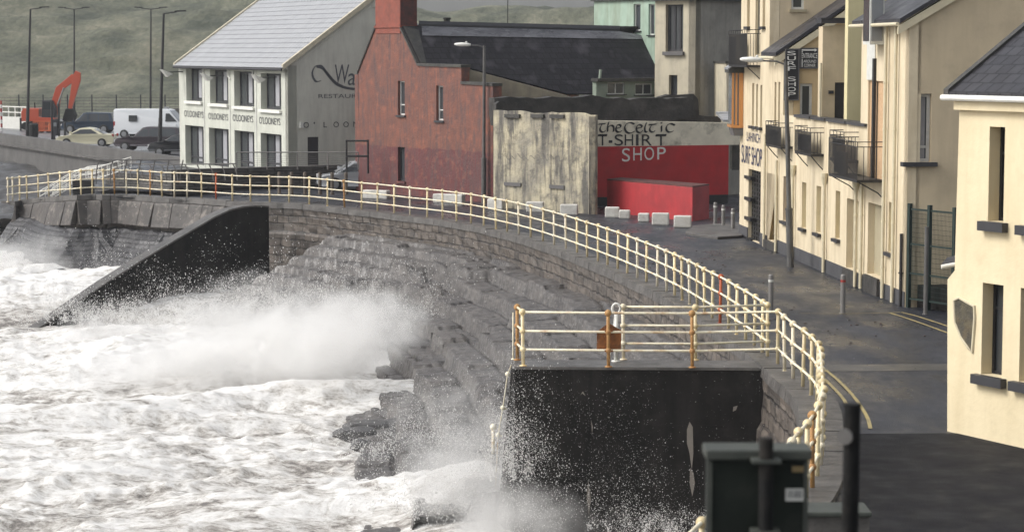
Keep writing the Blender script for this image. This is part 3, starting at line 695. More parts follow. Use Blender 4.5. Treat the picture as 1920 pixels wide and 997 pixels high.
setprop(o, 'long grey concrete sea wall edging the distant car park', 'sea wall')
MB().pbox(cwp, 0, -.297, Lc, -.2, .003, .5).build('ledge', 'coping', o)

m, t, b = new_mat('dune_grass_hazed'); N = t.nodes.new; L = t.links.new
tc = N('ShaderNodeTexCoord'); mp = N('ShaderNodeMapping'); mp.inputs['Scale'].default_value = (1,.35,1.2); L(tc.outputs['Object'], mp.inputs[0])
n1 = N('ShaderNodeTexNoise'); n1.inputs['Scale'].default_value = .055; n1.inputs['Detail'].default_value = 10; n1.inputs['Roughness'].default_value = .68; L(mp.outputs[0], n1.inputs['Vector'])
n2 = N('ShaderNodeTexNoise'); n2.inputs['Scale'].default_value = 1.1; n2.inputs['Detail'].default_value = 10; n2.inputs['Roughness'].default_value = .8; L(mp.outputs[0], n2.inputs['Vector'])
ad = N('ShaderNodeMath'); ad.operation = 'MULTIPLY_ADD'; L(n2.outputs[0], ad.inputs[0]); ad.inputs[1].default_value = .42; L(n1.outputs[0], ad.inputs[2])
cr = N('ShaderNodeValToRGB'); e = cr.color_ramp; e.elements[0].position = .60; e.elements[0].color = (.062,.072,.048,1); e.elements[1].position = .86; e.elements[1].color = (.30,.28,.20,1)  # grass tones paled and greyed, putting distance haze into the colour
q = e.elements.new(.72); q.color = (.15,.155,.105,1); L(ad.outputs[0], cr.inputs[0]); L(cr.outputs[0], b.inputs['Base Color']); b.inputs['Roughness'].default_value = .9
bp = N('ShaderNodeBump'); bp.inputs['Strength'].default_value = 1; bp.inputs['Distance'].default_value = .8; L(n2.outputs[0], bp.inputs['Height']); L(bp.outputs[0], b.inputs['Normal'])
def dune_z(X, Y):
    a = X/Y
    H = 19.5-7.0*sstep(-.12, -.02, a)+2.1*np.exp(-((a+.012)/.016)**2)+2.2*np.exp(-((a-.016)/.017)**2)+2*sstep(.05,.2,a)-.5*sstep(-.06,-.045,a)
    base = sstep(222, 430, Y+18*(vnoise(X*.02, Y*.01, 3)-.5))*H*(.93+.07*sstep(400,520,Y))
    amp = sstep(228, 280, Y)*(1-.75*sstep(380, 440, Y))
    bumps = (ridged(X*.016+3, Y*.018, 4, 21)-.5)*15*amp+(fbm(X*.05, Y*.06, 4, 22)-.5)*6*amp+(fbm(X*.3, Y*.4, 3, 23)-.5)*.7*amp
    return base+bumps*.75-.3
V, F = grid(np.linspace(-190, 170, 260), np.concatenate([np.linspace(218, 460, 260), np.linspace(465, 640, 30)]), dune_z)
setprop(npmesh('dunes', V, F, 'dune_grass_hazed'), kind='structure')
setprop(sheet('far_field', 'dune_grass_hazed', [(-2500,600),(2500,600),(2500,2600),(-2500,2600)], 3.0), kind='structure')

# mesh fence in front of the dunes
fp = Pl((-80,221), (1,-.02)); root = thing('mesh_fence', fp.p(60,0), 'tall dark mesh fence along the back of the car park', 'fence')
for i in range(30):
    u = 10+i*2.4; MB().tube([fp.p(u,0), fp.p(u,2.7)], .07, 6).build('post', 'dark_frame', root)
mb = MB()
for v in np.arange(.3, 2.6, .3): mb.tube([fp.p(8,v), fp.p(84,v)], .018, 4)
for u in np.arange(8, 84, .6): mb.tube([fp.p(u,.2), fp.p(u,2.5)], .008, 4)
mb.build('mesh', 'dark_frame', root)
# low boundary wall, with white section and rail
bw = Pl((-80,214), (1,-.03)); pmat('stone_low', (.12,.11,.10), (.07,.065,.06), scale=2, bump=.4)
o = MB().pbox(bw, 46, -.1, 75, 1.55, -.4, 0).build('boundary_wall', 'stone_low'); setprop(o, 'dark boundary wall behind the parked vehicles', 'wall')
ww = Pl(G(0,240), G(60,243)-G(0,240)); o = MB().pbox(ww, -8, -.1, ww.uv(52,240)[0], 1.05, -.3, 0).build('white_wall', 'off_white'); setprop(o, 'low white wall with a white rail at the far left', 'wall')
mb = MB()
for v in (1.45, 1.95): mb.tube([ww.p(-8,v,-.15), ww.p(ww.uv(52,240)[0],v,-.15)], .05, 6)
mb.build('rail', 'white_paint', o)
for k in range(8):
    u = ww.uv(52,240)[0]-.1-k*1.15; MB().tube([ww.p(u,1.0,-.15), ww.p(u,2.0,-.15)], .06, 6).build('post', 'white_paint', o)

# -------------------------------------------------------------- vehicles
def prof_body(mb, prof, w, bev=.0):
    """prof: list of (x, z, halfwidth factor)"""
    n = len(prof); V = []
    for s_ in (-1, 1):
        for (x, z, k) in prof: V.append((x, s_*w*.5*k, z))
    tr_ = geometry.tessellate_polygon([[Vector((x,z,0)) for x,z,k in prof]])
    mb.add(V, [tuple(t_) for t_ in tr_]+[tuple(i+n for i in reversed(t_)) for t_ in tr_]+[(i,(i+1)%n,(i+1)%n+n,i+n) for i in range(n)]); return mb
def car_paint(name, c, rough=.25): 
    m, t, b = new_mat(name); b.inputs['Base Color'].default_value = (*c,1); b.inputs['Roughness'].default_value = rough; b.inputs['Coat Weight'].default_value = .6; b.inputs['Coat Roughness'].default_value = .1
flat('tyre', (.02,.02,.02), .8); flat('rim', (.35,.35,.36), .35, .8); flat('lamp_red', (.35,.02,.015), .3); flat('lamp_clear', (.6,.6,.6), .15)
def vehicle(name, label, cat, loc, rz, paint, L_, W_, H_, kind='saloon', wr=.32):
    """front points to +x in local space"""
    root = thing(name, loc, label, cat, 'vehicles parked beyond the houses' if loc[1] > 130 else None, rz)
    h = L_/2
    if kind == 'saloon':
        low = [(-h,.35,.92),(-h+.02,.75,.95),(-h+.15,.92,.97),(-h+1.0,.96,1),(.6,.92,1),(h-.35,.78,.96),(h-.05,.62,.9),(h,.35,.88),(h-.2,.22,.95),(-h+.15,.22,.95)]
        cab = [(-h+.75,.93,.93),(-h+1.55,H_-.06,.76),(-.1,H_,.78),(.35,H_-.07,.78),(1.15,.9,.92)]
        side = [(-h+1.1,.96),(-h+1.65,H_-.13),(.28,H_-.14),(.95,.95)]; pil = [.0, -.75]
    elif kind == 'suv':
        low = [(-h,.45,.94),(-h+.02,1.0,.97),(-.2,1.04,1),(h-1.1,1.02,.98),(h-.2,.9,.93),(h,.5,.9),(h-.15,.35,.95),(-h+.1,.35,.95)]
        cab = [(-h+.05,1.0,.94),(-h+.3,H_-.05,.8),(0,H_,.82),(.3,H_-.06,.82),(1.0,1.0,.93)]
        side = [(-h+.35,1.05),(-h+.5,H_-.14),(.22,H_-.14),(.8,1.05)]; pil = [-.1,-1.0]
    else:
        low = [(-h,.4,.96),(-h,H_-.12,.9),(-h+.12,H_,.88),(h-1.75,H_,.88),(h-1.45,H_-.08,.89),(h-.62,1.3,.94),(h-.12,1.05,.92),(h,.5,.9),(h-.15,.35,.92),(-h+.1,.35,.95)]
        cab = None; side = [(h-1.75,1.35),(h-1.7,H_-.35),(h-1.4,H_-.35),(h-.78,1.35)]; pil = []
    mb = MB(); prof_body(mb, low, W_)
    if cab: prof_body(mb, cab, W_)
    mb.build('body', paint, root, False, True, bevel=.05)
    for s_ in (-1, 1):
        wz = W_*.5*(.99 if not cab else .94)
        def yy(z):
            if not cab: return s_*(W_*.5*(.945)+.005)
            k = (z-.93)/(H_-.93); return s_*(W_*.5*(.925-.145*k)+.012)
        P = [(x, yy(z), z) for x, z in side]; mb = MB(); mb.prism(P, (0, s_*.015, 0)); mb.build('window', 'car_glass', root, False)
        for x in pil:
            MB().add([(x-.04, yy(1.0)+s_*.02, .98),(x+.04, yy(1.0)+s_*.02, .98),(x+.04, yy(H_-.1)+s_*.02, H_-.12),(x-.04, yy(H_-.1)+s_*.02, H_-.12)], [(0,1,2,3)]).build('pillar', paint, root, False)
        MB().box(h-1.25 if cab else h-.95, s_*W_*.5-.02*s_, .98, h-1.1 if cab else h-.8, s_*(W_*.5+.16), 1.16).build('wing_mirror', paint, root, False, bevel=.02)
        o = MB().box(h-.22, s_*W_*.42-.16, .62 if cab else .8, h-.02, s_*W_*.42+.1 if s_<0 else s_*W_*.42+.02, .8 if cab else 1.0).build('headlight', 'lamp_clear', root, False, bevel=.03)
        MB().box(-h-.02, s_*W_*.42-.1, .75 if cab else .8, -h+.12, s_*W_*.42+.06, .95 if cab else 1.35).build('tail_light', 'lamp_red', root, False, bevel=.02)
        for x in (-h+.85, h-.85):
            o = MB().lathe([(wr*.6,-.1),(wr,-.08),(wr,.08),(wr*.6,.1)], (x, s_*(W_*.5-.1), wr), 20, (0,1,0)).build('wheel', 'tyre', root, False)
            MB().lathe([(wr*.62,0),(wr*.58,.03),(.05,.035)] if s_>0 else [(.05,-.035),(wr*.58,-.03),(wr*.62,0)], (x, s_*(W_*.5-.0)+(-.005*s_), wr), 14, (0,1,0)).build('rim', 'rim', o, False)
    if cab:   # windscreen, rear screen
        a, b_ = cab[-1], cab[-2]; mb = MB(); e_ = .015
        mb.add([(a[0]+.03,-W_*.5*.86,a[1]+.03),(a[0]+.03,W_*.5*.86,a[1]+.03),(b_[0]+.06,W_*.5*.72,b_[1]-.01),(b_[0]+.06,-W_*.5*.72,b_[1]-.01)], [(0,1,2,3)]); mb.build('windscreen', 'glass_pale', root, False)
        a, b_ = cab[0], cab[1]; mb = MB(); mb.add([(a[0]-.0,-W_*.5*.84,a[1]+.05),(a[0]-.0,W_*.5*.84,a[1]+.05),(b_[0]-.05,W_*.5*.7,b_[1]-.03),(b_[0]-.05,-W_*.5*.7,b_[1]-.03)], [(0,1,2,3)]); mb.build('rear_screen', 'car_glass', root, False)
    else:
        MB().add([(h-.60,-W_*.43,1.34),(h-.60,W_*.43,1.34),(h-1.40,W_*.4,H_-.12),(h-1.40,-W_*.4,H_-.12)], [(0,1,2,3)]).build('windscreen', 'glass_pale', root, False)
    return root
car_paint('paint_white', (.72,.74,.76)); car_paint('paint_cream', (.62,.58,.42)); car_paint('paint_navy', (.02,.035,.06)); car_paint('paint_plum', (.045,.035,.042)); car_paint('paint_black', (.015,.016,.02)); car_paint('paint_silver', (.42,.44,.46))
def at_px(x, y, z=0): p = G(x, y, z); return (p.x, p.y, z)
vn = vehicle('van', 'white high-roof panel van with a small square side window', 'van', at_px(288,259), R(-7), 'paint_white', 6.0, 2.0, 2.35, 'van', .35)
MB().box(-1.75,-1.0,1.35,-1.05,-.945,1.85).build('side_window', 'car_glass', vn, False, bevel=.05)
MB().box(.9,-.1,2.35,1.3,.15,2.5).build('roof_vent', 'rim', vn, False, bevel=.02)
vehicle('pickup', 'dark blue off-road car with a roof rack behind the cream saloon', 'car', at_px(168,250), R(176), 'paint_navy', 4.6, 1.85, 1.8, 'suv', .38)
vehicle('saloon_car', 'cream saloon parked between the dark posts and the sea wall', 'car', at_px(163,275), R(177), 'paint_cream', 4.3, 1.75, 1.42, 'saloon')
vehicle('people_carrier', 'dark plum estate car in front of the white van', 'car', at_px(283,283), R(172), 'paint_plum', 4.9, 1.9, 1.72, 'suv', .34)
vehicle('small_car', 'black car half hidden behind the corner of the pub', 'car', at_px(340,293), R(172), 'paint_black', 4.2, 1.75, 1.5, 'suv', .32)
vehicle('silver_car', 'silver hatchback parked between the bollards and the red gable', 'car', (-7.75,113.0,0), R(188), 'paint_silver', 4.2, 1.8, 1.5, 'saloon', .34)

# excavator
car_paint('digger_orange', (.50,.075,.03), .45)
ex = at_px(83,243); root = thing('excavator', ex, 'orange tracked excavator with its boom raised behind plastic barriers', 'excavator', None, 0)
mb = MB()
for y in (-1.1, .8): mb.prism([(-1.7,y,.12),(-1.45,y,0),(1.45,y,0),(1.7,y,.12),(1.75,y,.5),(1.5,y,.72),(-1.5,y,.72),(-1.75,y,.5)], (0,.42,0))
for i_, y in enumerate((-1.1, .8)):
    MB().prism([(-1.7,y,.12),(-1.45,y,0),(1.45,y,0),(1.7,y,.12),(1.75,y,.5),(1.5,y,.72),(-1.5,y,.72),(-1.75,y,.5)], (0,.42,0)).build('track', 'tyre', root, False, bevel=.03)
MB().prism([(-1.7,-1.1,.8),(1.1,-1.1,.8),(1.1,-1.1,1.15),(-.2,-1.1,1.2),(-.2,-1.1,2.0),(-1.5,-1.1,2.0),(-1.7,-1.1,1.7)], (0,2.2,0)).build('body', 'digger_orange', root, False, bevel=.05)
cb_ = MB().prism([(0,-1.1,1.15),(1.15,-1.1,1.15),(1.15,-1.1,2.0),(.85,-1.1,2.75),(.1,-1.1,2.75)], (0,.95,0)).build('cab', 'dark_frame', root, False, bevel=.04)
MB().box(.15,-1.12,1.9,.9,-1.101,2.6).build('cab_window', 'car_glass', root, False)
MB().tube([(-.9,.6,2),(-.9,.6,2.5)], .06, 8).build('exhaust', 'tyre', root, False)
mb = MB(); mb.prism([(.75,.0,1.3),(1.2,.0,1.35),(1.5,.0,3.6),(2.9,.0,4.75),(2.8,.0,5.15),(2.4,.0,5.15),(1.05,.0,3.95),(.65,.0,2.6)], (0,.34,0)); mb.build('boom', 'digger_orange', root, False, bevel=.03)
mb = MB(); mb.prism([(2.5,-.03,5.0),(2.75,-.03,5.5),(3.15,-.03,5.3),(3.15,-.03,4.6),(2.35,-.03,1.9),(2.05,-.03,2.0)], (0,.36,0)); mb.build('dipper_arm', 'digger_orange', root, False, bevel=.03)
mb = MB(); mb.prism([(1.9,-.35,1.95),(2.5,-.35,1.95),(2.75,-.35,1.3),(2.5,-.35,.7),(1.9,-.35,.55),(1.6,-.35,.9)], (0,.95,0)); mb.build('bucket', 'tyre', root, False, bevel=.04)
mb = MB(); mb.tube([(1.15,-.1,2.2),(1.75,-.1,3.9)], .08, 8); mb.build('hydraulic_ram', 'steel', root, False)
root.scale = (1.05,1.05,.95)
# barriers, cone, pillar things
flat('barrier_orange', (.60,.13,.05), .6); flat('cone_orange', (.6,.2,.08), .6)
for k, x in enumerate((62, 74, 87)):
    bp_ = Pl(G(x,249), (1,-.05)); root = thing('barrier', G(x,249), ['orange plastic barrier at the left under the excavator','orange plastic barrier in the middle of the row under the excavator','orange plastic barrier beside the traffic cone'][k], 'barrier', 'orange plastic barriers')
    mb = MB()
    for v in (.12,.5,.92): mb.pbox(bp_, -.5+.5, v, 1.05, v+.1, -.05, 0)
    for j in range(9): mb.pbox(bp_, j*.12, .12, j*.12+.05, 1.0, -.04, -.01)
    mb.build('panel', 'barrier_orange', root)
    MB().pbox(bp_, .05,0,.3,.118,-.3,.25).build('foot', 'tyre', root)
p = G(93,247); root = thing('traffic_cone', p, 'pale orange traffic cone at the end of the barriers', 'traffic cone')
MB().lathe([(.17,.04),(.03,.95)], p, 12).build('cone', 'cone_orange', root); MB().lathe([(.125,.3),(.08,.6)], p, 12).build('sleeve', 'white_paint', root); MB().box(p.x-.24,p.y-.24,0,p.x+.24,p.y+.24,.038).build('base', 'tyre', root)
p = G(63,257,.0); root = thing('litter_bin', p, 'squat dark bin on the car-park wall below the excavator', 'bin'); MB().lathe([(.36,.0),(.42,.3),(.42,1.0),(.3,1.1)], p, 12).build('bin_body', 'tyre', root)
for k, (x, y0, y1, lab) in enumerate([(98,193,262,'thin dark metal post in front of the excavator arm, left of its pair'),(111,196,262,'thin dark metal post in front of the excavator arm, right of its pair'),(122,230,263,'short dark post beside the pair of thin posts'),(39,222,245,'short dark post in front of the white wall')]):
    p = G(x,y1); h_ = (y1-y0)/FPX*p.y; root = thing('metal_post', p, lab, 'post'); mb = MB(); mb.tube([p, p+Vector((0,0,h_))], .09, 8); mb.lathe([(.16,0),(.16,.03)], p, 10); mb.lathe([(.1,h_-.03),(.07,h_+.05)], p, 8); mb.build('pole', 'black_iron', root)
p = G(104.5,262); root = thing('ticket_machine', p, 'dark slim ticket machine standing between the thin posts', 'ticket machine')
MB().box(p.x-.17,p.y-.12,0,p.x+.17,p.y+.12,1.5).build('cabinet', 'dark_frame', root, bevel=.02); MB().box(p.x-.12,p.y-.14,1.05,p.x+.12,p.y-.122,1.35).build('screen', 'glass_pale', root); MB().box(p.x-.2,p.y-.15,1.502,p.x+.2,p.y+.15,1.6).build('hood', 'dark_frame', root, bevel=.02)
p = G(3,246); root = thing('barrier_pole', p, 'red and white banded pole at the far left edge', 'pole')
for k in range(8): MB().lathe([(.09,k*.33),(.09,k*.33+.33)], p, 10).build('band', 'lamp_red' if k % 2 else 'off_white', root)

# -------------------------------------------------------------- street lamps
def lamp(name, base, h, label, heads, r=.09, mat='black_iron', group='tall lamps at the car park', lean=0):
    root = thing(name, base, label, 'street lamp', group); p = Vector(base); topp = p+Vector((lean,0,h))
    mb = MB(); mb.tube([p, p.lerp(topp,.25)], r*1.25, 10); mb.tube([p.lerp(topp,.25), topp], r*1.1, 10, r2=r*.7); mb.lathe([(r*2.2,0),(r*2.2,.04)], p, 12); mb.build('pole', mat, root, smooth=False)
    for s_ in heads:
        MB().tube([topp, topp+Vector((s_*.9,0,.12))], .04, 8).build('arm', mat, root)
        a = topp+Vector((s_*.75,0,.13)); mb = MB(); mb.prism([a+Vector((0,-.14,-.02)), a+Vector((s_*.75,-.1,.02)), a+Vector((s_*.75,.1,.02)), a+Vector((0,.14,-.02))], (0,0,.09)); hd = mb.build('lamp_head', mat, root)
        mb = MB(); mb.prism([a+Vector((s_*.1,-.08,-.03)), a+Vector((s_*.7,-.07,.01)), a+Vector((s_*.7,.07,.01)), a+Vector((s_*.1,.08,-.03))], (0,0,.01)); mb.build('diffuser', 'off_white', hd)
def lamp_px(xb, yb, xt, yt, *a, z=0, **k):
    p = G(xb, yb, z); q = D(xt, yt, p.y); lamp('street_lamp', p, q.z-z, *a, lean=q.x-p.x, **k)
lamp_px(51,256,57,18,'single-headed dark lamp standing on the wall beside the excavator', (1,), z=.1, r=.11)
lamp_px(299,287,307,26,'single-headed dark lamp in front of the white van', (1,), z=.1, r=.11)
lamp_px(139,231,139,18,'twin-headed dark lamp rising behind the excavator arm', (-1,1))
lamp_px(282,238,283,18,'twin-headed dark lamp rising behind the white van', (-1,1))
pmat('galv', (.11,.105,.10), (.07,.068,.066), scale=2, rough=.45, bump=.05)
def street_lamp(base, topz, lean, armv, label, slen=.75):
    base = Vector(base); tp = Vector((base.x+lean, base.y, topz)); root = thing('street_lamp', base, label, 'street lamp')
    mb = MB(); mb.tube([base, base.lerp(tp,.28)], .115, 12); mb.tube([base.lerp(tp,.28), tp], .08, 12, r2=.065); mb.lathe([(.13,0),(.13,.06)], base+(tp-base)*.28, 12); mb.build('pole', 'galv', root, smooth=False)
    hd = tp+Vector(armv); MB().tube([tp-Vector((0,0,.1)), tp.lerp(hd,.4)+Vector((0,0,-.0)), hd], .028, 8).build('arm', 'galv', root)
    d = Vector(armv).normalized(); s_ = Vector((-d.y, d.x, 0)).normalized(); mb = MB()
    prof = [(0,.06,.05),(.12,.12,.08),(.4,.17,.1),(.65,.14,.07),(.75,.05,.03)]; K = len(mb.v); n = 10
    for x, w_, h_ in prof:
        for j in range(n):
            g = 2*math.pi*j/n; mb.v.append(tuple(hd+d*(x*slen/.75)+s_*math.cos(g)*w_+Vector((0,0,math.sin(g)*h_+.02))))
    for i in range(len(prof)-1):
        for j in range(n): mb.f.append((i*n+j, i*n+(j+1)%n, (i+1)*n+(j+1)%n, (i+1)*n+j))
    mb.f.append(tuple(range(n))); mb.f.append(tuple(range((len(prof)-1)*n, len(prof)*n)))
    h_ = mb.build('lamp_head', 'white_paint', root, smooth=True)
    mb = MB(); mb.ball(hd+d*.2+Vector((0,0,.13)), .05); mb.build('photocell', 'off_white', h_)
    MB().lathe([(.118,0),(.118,.35)], base.lerp(tp,.38)-Vector((0,0,.3)), 10).build('band', 'off_white', root) if False else None
    return root
p = G(907,381); q = D(908,86,p.y); street_lamp(p, q.z, q.x-p.x, (-.62,0,.02), 'street lamp with a pale head arching left before the red gable')
p = G(1482,501); q = D(1473,116,p.y); street_lamp(p, q.z, q.x-p.x, (-.72,0,.03), 'leaning grey street lamp against the yellow surf shop terrace')
# -------------------------------------------------------------- bollards
def bollard(x, y, h, label, mat='steel', r=.07, group=None, cap=None):
    p = G(x, y); root = thing('bollard', p, label, 'bollard', group)
    mb = MB(); mb.lathe([(r,0),(r,h-.03),(r*.8,h)], p, 14); mb.lathe([(r*1.4,0),(r*1.4,.02)], p, 14); mb.build('post', mat, root)
    MB().lathe([(r+.004,h-.2),(r+.004,h-.14)], p, 14).build('band', cap or 'off_white', root)
bollard(1445,585,1.02,'steel bollard on the road behind the railing corner', group='steel bollards across the road')
bollard(1580,587,1.04,'steel bollard with a red band in the middle of the road', cap='lamp_red', group='steel bollards across the road')
bollard(1341,420,.88,'weathered bollard closest to the red planter', r=.075, group='bollards by the red planter')
bollard(1356,426,.88,'weathered bollard in the middle of three by the red planter', r=.075, group='bollards by the red planter')
bollard(1374,433,.88,'weathered bollard nearest the surf shop of the three', r=.075, group='bollards by the red planter')
pmat('timber', (.16,.13,.10), (.09,.075,.06), scale=4, rough=.7, bump=.2)
for k, x in enumerate((524,547,572,600,623,649)):
    bollard(x, 364+k*.2, 1.08, ['bollard farthest from the silver car before the stone terrace','second bollard along before the stone terrace','bollard with a loop hook before the terrace','bollard just left of the silver car bumper','bollard in front of the silver car bumper','bollard in front of the silver car wheel'][k], 'timber', .085, 'bollards before the terrace', cap='timber')
# ================================================================== BUILDINGS
# ---- stone terrace before the pub
pmat('dark_rubble', (.050,.045,.040), (.018,.017,.016), scale=1.5, rough=.6, bump=.7, bscale=5, spots=.3, spotc=(.14,.13,.12))
ta = G(322,361); tb = D(610,350,115.2); tpl = Pl(ta, tb-ta)
tz = 1.12
uE = tpl.uv(672,361)[0]+5; uS = tpl.uv(322,357)[0]
masonry_mat('terrace_stone', (.10,.095,.088), (.055,.052,.05), (.03,.028,.026), .5, .16, rough=.6, streak=.3)
tq = [tpl.p(uS,-.1), tpl.p(uE,-.1), tpl.p(uE,-.1,-9), Vector((-13,150,-.1)), Vector((-24,150,-.1)), D(170,357,119)+Vector((0,0,0)), D(176,357,113.5)]
for q_ in tq: q_.z = -.1
mb = MB(); mb.pbox(tpl, uS, -.1, uE, tz, -.5, 0); lw_ = Pl(tpl.p(uS,0,-.02), (D(172,357,116.5)-tpl.p(uS,0))); mb.pbox(lw_, 0, -.1, 6.2, tz-.35, -.45, 0)
o = mb.build('terrace', 'terrace_stone'); MB().prism([q_+Vector((0,0,.11)) for q_ in tq], (0,0,.12)).build('deck', 'road', o); setprop(o, 'raised dark stone terrace wall in front of the pub', 'terrace')
# lower dark wall left end
a = G(175,368); b = G(330,357)

# ---- pub: white facade, grey gable
oc = D(541,318,117.5); oc.z = 0
olf = D(340,300,134.2)
pf = Pl(oc, (olf.x-oc.x, olf.y-oc.y)); gd = Vector((-pf.U.y, pf.U.x)) 
if gd.x < 0: gd = -gd
pg = Pl(oc, (gd.x, gd.y))
uL = pf.uv(339,200)[0]; ez = pf.uv(541,123)[1]; gw = 10.2; rz_ = ez+.72*gw/2
pmat('pub_white', (.56,.57,.50), (.47,.48,.42), scale=1.2, rough=.65, bump=.06, streak=.25, streakc=(.30,.30,.26))
pmat('pub_grey', (.53,.53,.465), (.48,.475,.42), scale=.9, rough=.7, bump=.08, streak=.25, streakc=(.15,.145,.13))
root = thing('pub', oc, 'cream-white and grey pub with O\'LOONEYS lettering and a pale slate roof', 'pub')
colx = [(348+1,128,379,190),(393.5,131,428,195),(439,134,476.5,200),(489,138,527,206)]
lowx = [(347.5,236,382,309),(392,241,429,313),(440,246,477,318),(489,251,528,320)]
holes = [pf.rect(*c) for c in colx]+[pf.rect(*c) for c in lowx]
base_z = -.3
out = [(0,base_z),(uL,base_z),(uL,ez),(0,ez)]
# seen from u=0 (near corner) to uL (far)
mb = MB(); mb.wall(pf, out, holes, .5, .42); mb.build('wall', 'pub_white', root)
mb = MB()
for x in (383.5, 431.5, 481): u = pf.uv(x,220)[0]; mb.pbox(pf, u-.05, base_z, u+.05, ez-.25, .0, .03)
mb.pbox(pf, 0, ez-.22, uL, ez-.05, 0, .10); mb.build('render_joint', 'off_white', root)
flat('white_frame', (.6,.6,.58), .4); flat('curtain', (.34,.34,.36), .6)
for i, h in enumerate(holes):
    w_ = window(pf, h, root, rev=.38, fm='dark_frame', fw=.12, bars_v=(.36,.66), bars_h=(() if i < 4 else (.18,)), sill='white_paint' if i < 4 else None, sill_h=.16, sill_out=.14)
    u0,v0,u1,v1 = h; mb = MB(); mb.pbox(pf, u0+(u1-u0)*.14, v0+.2, u0+(u1-u0)*.30, v1-.12, -.398, -.39); mb.pbox(pf, u0+(u1-u0)*.42, v0+.2, u0+(u1-u0)*.6, v1-.12, -.398, -.39); mb.build('curtain', 'curtain', w_)
mb = MB()
# plane u runs away to the left, so write on a mirrored frame
class Flip:
    def __init__(s, pl, u0): s.pl = pl; s.u0 = u0; s.n = pl.n
    def p(s, u, v, off=0): return s.pl.p(s.u0-u, v, off)
ff = Flip(pf, 0)
for x0, x1, y in ((346,382,220),(391.5,428,225),(437,475,228.5),(486.5,526,233.5)):
    ua = pf.uv(x0,y)[0]; ub = pf.uv(x1,y)[0]; v0 = pf.uv((x0+x1)/2, y)[1]
    text_mesh(mb, "O'LOONEYS", Flip(pf, ua), 0, v0, .38, abs(ub-ua), off=.02)
mb.build('lettering', 'dark_letter', root)
# flood lamps on brackets, downpipes
for x, y in ((337,135),(414,142),(455,144),(513,145)):
    if x == 455: continue
    u, v = pf.uv(x+6, y); mb = MB(); mb.tube([pf.p(u,v,0), pf.p(u,v,.8)], .03, 6); fl_ = mb.build('lamp_bracket', 'dark_frame', root)
    MB().add([tuple(pf.p(u-.25,v-.12,.7)),tuple(pf.p(u+.25,v-.12,.7)),tuple(pf.p(u+.3,v+.15,1.35)),tuple(pf.p(u-.3,v+.15,1.35)),tuple(pf.p(u-.2,v-.3,1.0)),tuple(pf.p(u+.2,v-.3,1.0))], [(0,1,2,3),(0,4,5,1),(4,3,2,5),(0,3,4),(1,5,2)]).build('floodlight', 'white_paint', fl_)
for x in (382,429,476): 
    u = pf.uv(x+1,120)[0]; MB().tube([pf.p(u,ez-.1,.12), pf.p(u-.05,ez-.65,.12), pf.p(u-.25,ez-.8,.05)], .04, 6).build('drainpipe', 'off_white', root)
# gable
out = [(0,base_z),(gw,base_z),(gw,ez),(gw/2,rz_),(0,ez)]
dr = pg.rect(577,257,598,319)
mb = MB(); mb.wall(pg, out, [dr], .4, .15); mb.build('gable_wall', 'pub_grey', root)
MB().pbox(pg, dr[0], dr[1], dr[2], dr[3], -.148, -.1).build('door', 'dark_frame', root)
mb = MB()
v = pg.uv(620,239)[1]; u = pg.uv(569,236)[0]; x_ = u
gap = (pg.uv(665,236)[0]-u)/5.15
for ch in "O'LOONEYS":
    wd = {'\'':.08,'L':.2,'E':.22,'Y':.27,'S':.22}.get(ch, .30); hh = .29 if ch != "'" else .1
    text_mesh(mb, ch, pg, x_, v+(0 if ch != "'" else .19), hh, wd); x_ += gap if ch not in "'" else gap*1.0
mb.build('lettering', 'dark_letter', root)
mb = MB(); u = pg.uv(597,186)[0]; text_mesh(mb, 'RESTAURANT', pg, u, pg.uv(640,184)[1], .21, (pg.uv(668,184)[0]-u)*10/6.6)
text_mesh(mb, 'W', pg, pg.uv(628,165)[0], pg.uv(640,157)[1], 1.0, .82, shear=.1); text_mesh(mb, 'aves', pg, pg.uv(652,165)[0], pg.uv(655,160)[1], .62, 1.9, shear=.1)
def PP(pl, pts): return [pl.uv(*q) for q in pts]
strokes(mb, pg, [PP(pg, [(601,127),(592,124),(586,133),(586,143),(592,153),(601,152)]), PP(pg, [(592,124),(602,124),(612,136),(628,154),(645,163),(662,166),(685,165)]), PP(pg, [(594,126),(606,130),(616,143),(630,158),(646,165),(665,168)])], (.05,.035), .016)
mb.build('lettering', 'grey_letter', root)
# grey rail and box details
MB().pbox(pg, pg.uv(561,232)[0], pg.uv(561,240)[1], pg.uv(567,232)[0], pg.uv(561,229)[1], 0, .18).build('wall_lamp', 'off_white', root)
slate_mat('pale_slate', (.34,.345,.355), (.31,.315,.33), .5, ((pf.U.x,pf.U.y,0),(0,0,1.74)), rough=.3, wet=.15, row=.46, mortar=.032)
def roof_slab(name, pts, mat, parent, th=.12):
    P = [Vector(p) for p in pts]; n = (P[1]-P[0]).cross(P[2]-P[0]).normalized()
    if n.z < 0: n = -n
    return MB().prism([p+n*.01 for p in P], n*th).build(name, mat, parent)
sl_ = (rz_-ez)/(gw/2)
roof_slab('roof', [pf.p(-.15,ez-.3*sl_,.3), pf.p(uL+.3,ez-.3*sl_,.3), pf.p(uL+.3,rz_,-gw/2), pf.p(-.15,rz_,-gw/2)], 'pale_slate', root)
roof_slab('roof', [pf.p(-.15,rz_,-gw/2), pf.p(uL+.3,rz_,-gw/2), pf.p(uL+.3,ez,-gw), pf.p(-.15,ez,-gw)], 'pale_slate', root)
pmat('verge', (.55,.50,.38), (.42,.38,.28), scale=3, rough=.6)
for u in (-.17, uL+.1):
    P = [pf.p(u,ez-.3*sl_-.02,.32), pf.p(u,rz_-.02,-gw/2), pf.p(u,rz_+.26,-gw/2), pf.p(u,ez-.3*sl_+.26,.32)]; MB().prism(P, pf.U*.22).build('verge', 'verge', root)
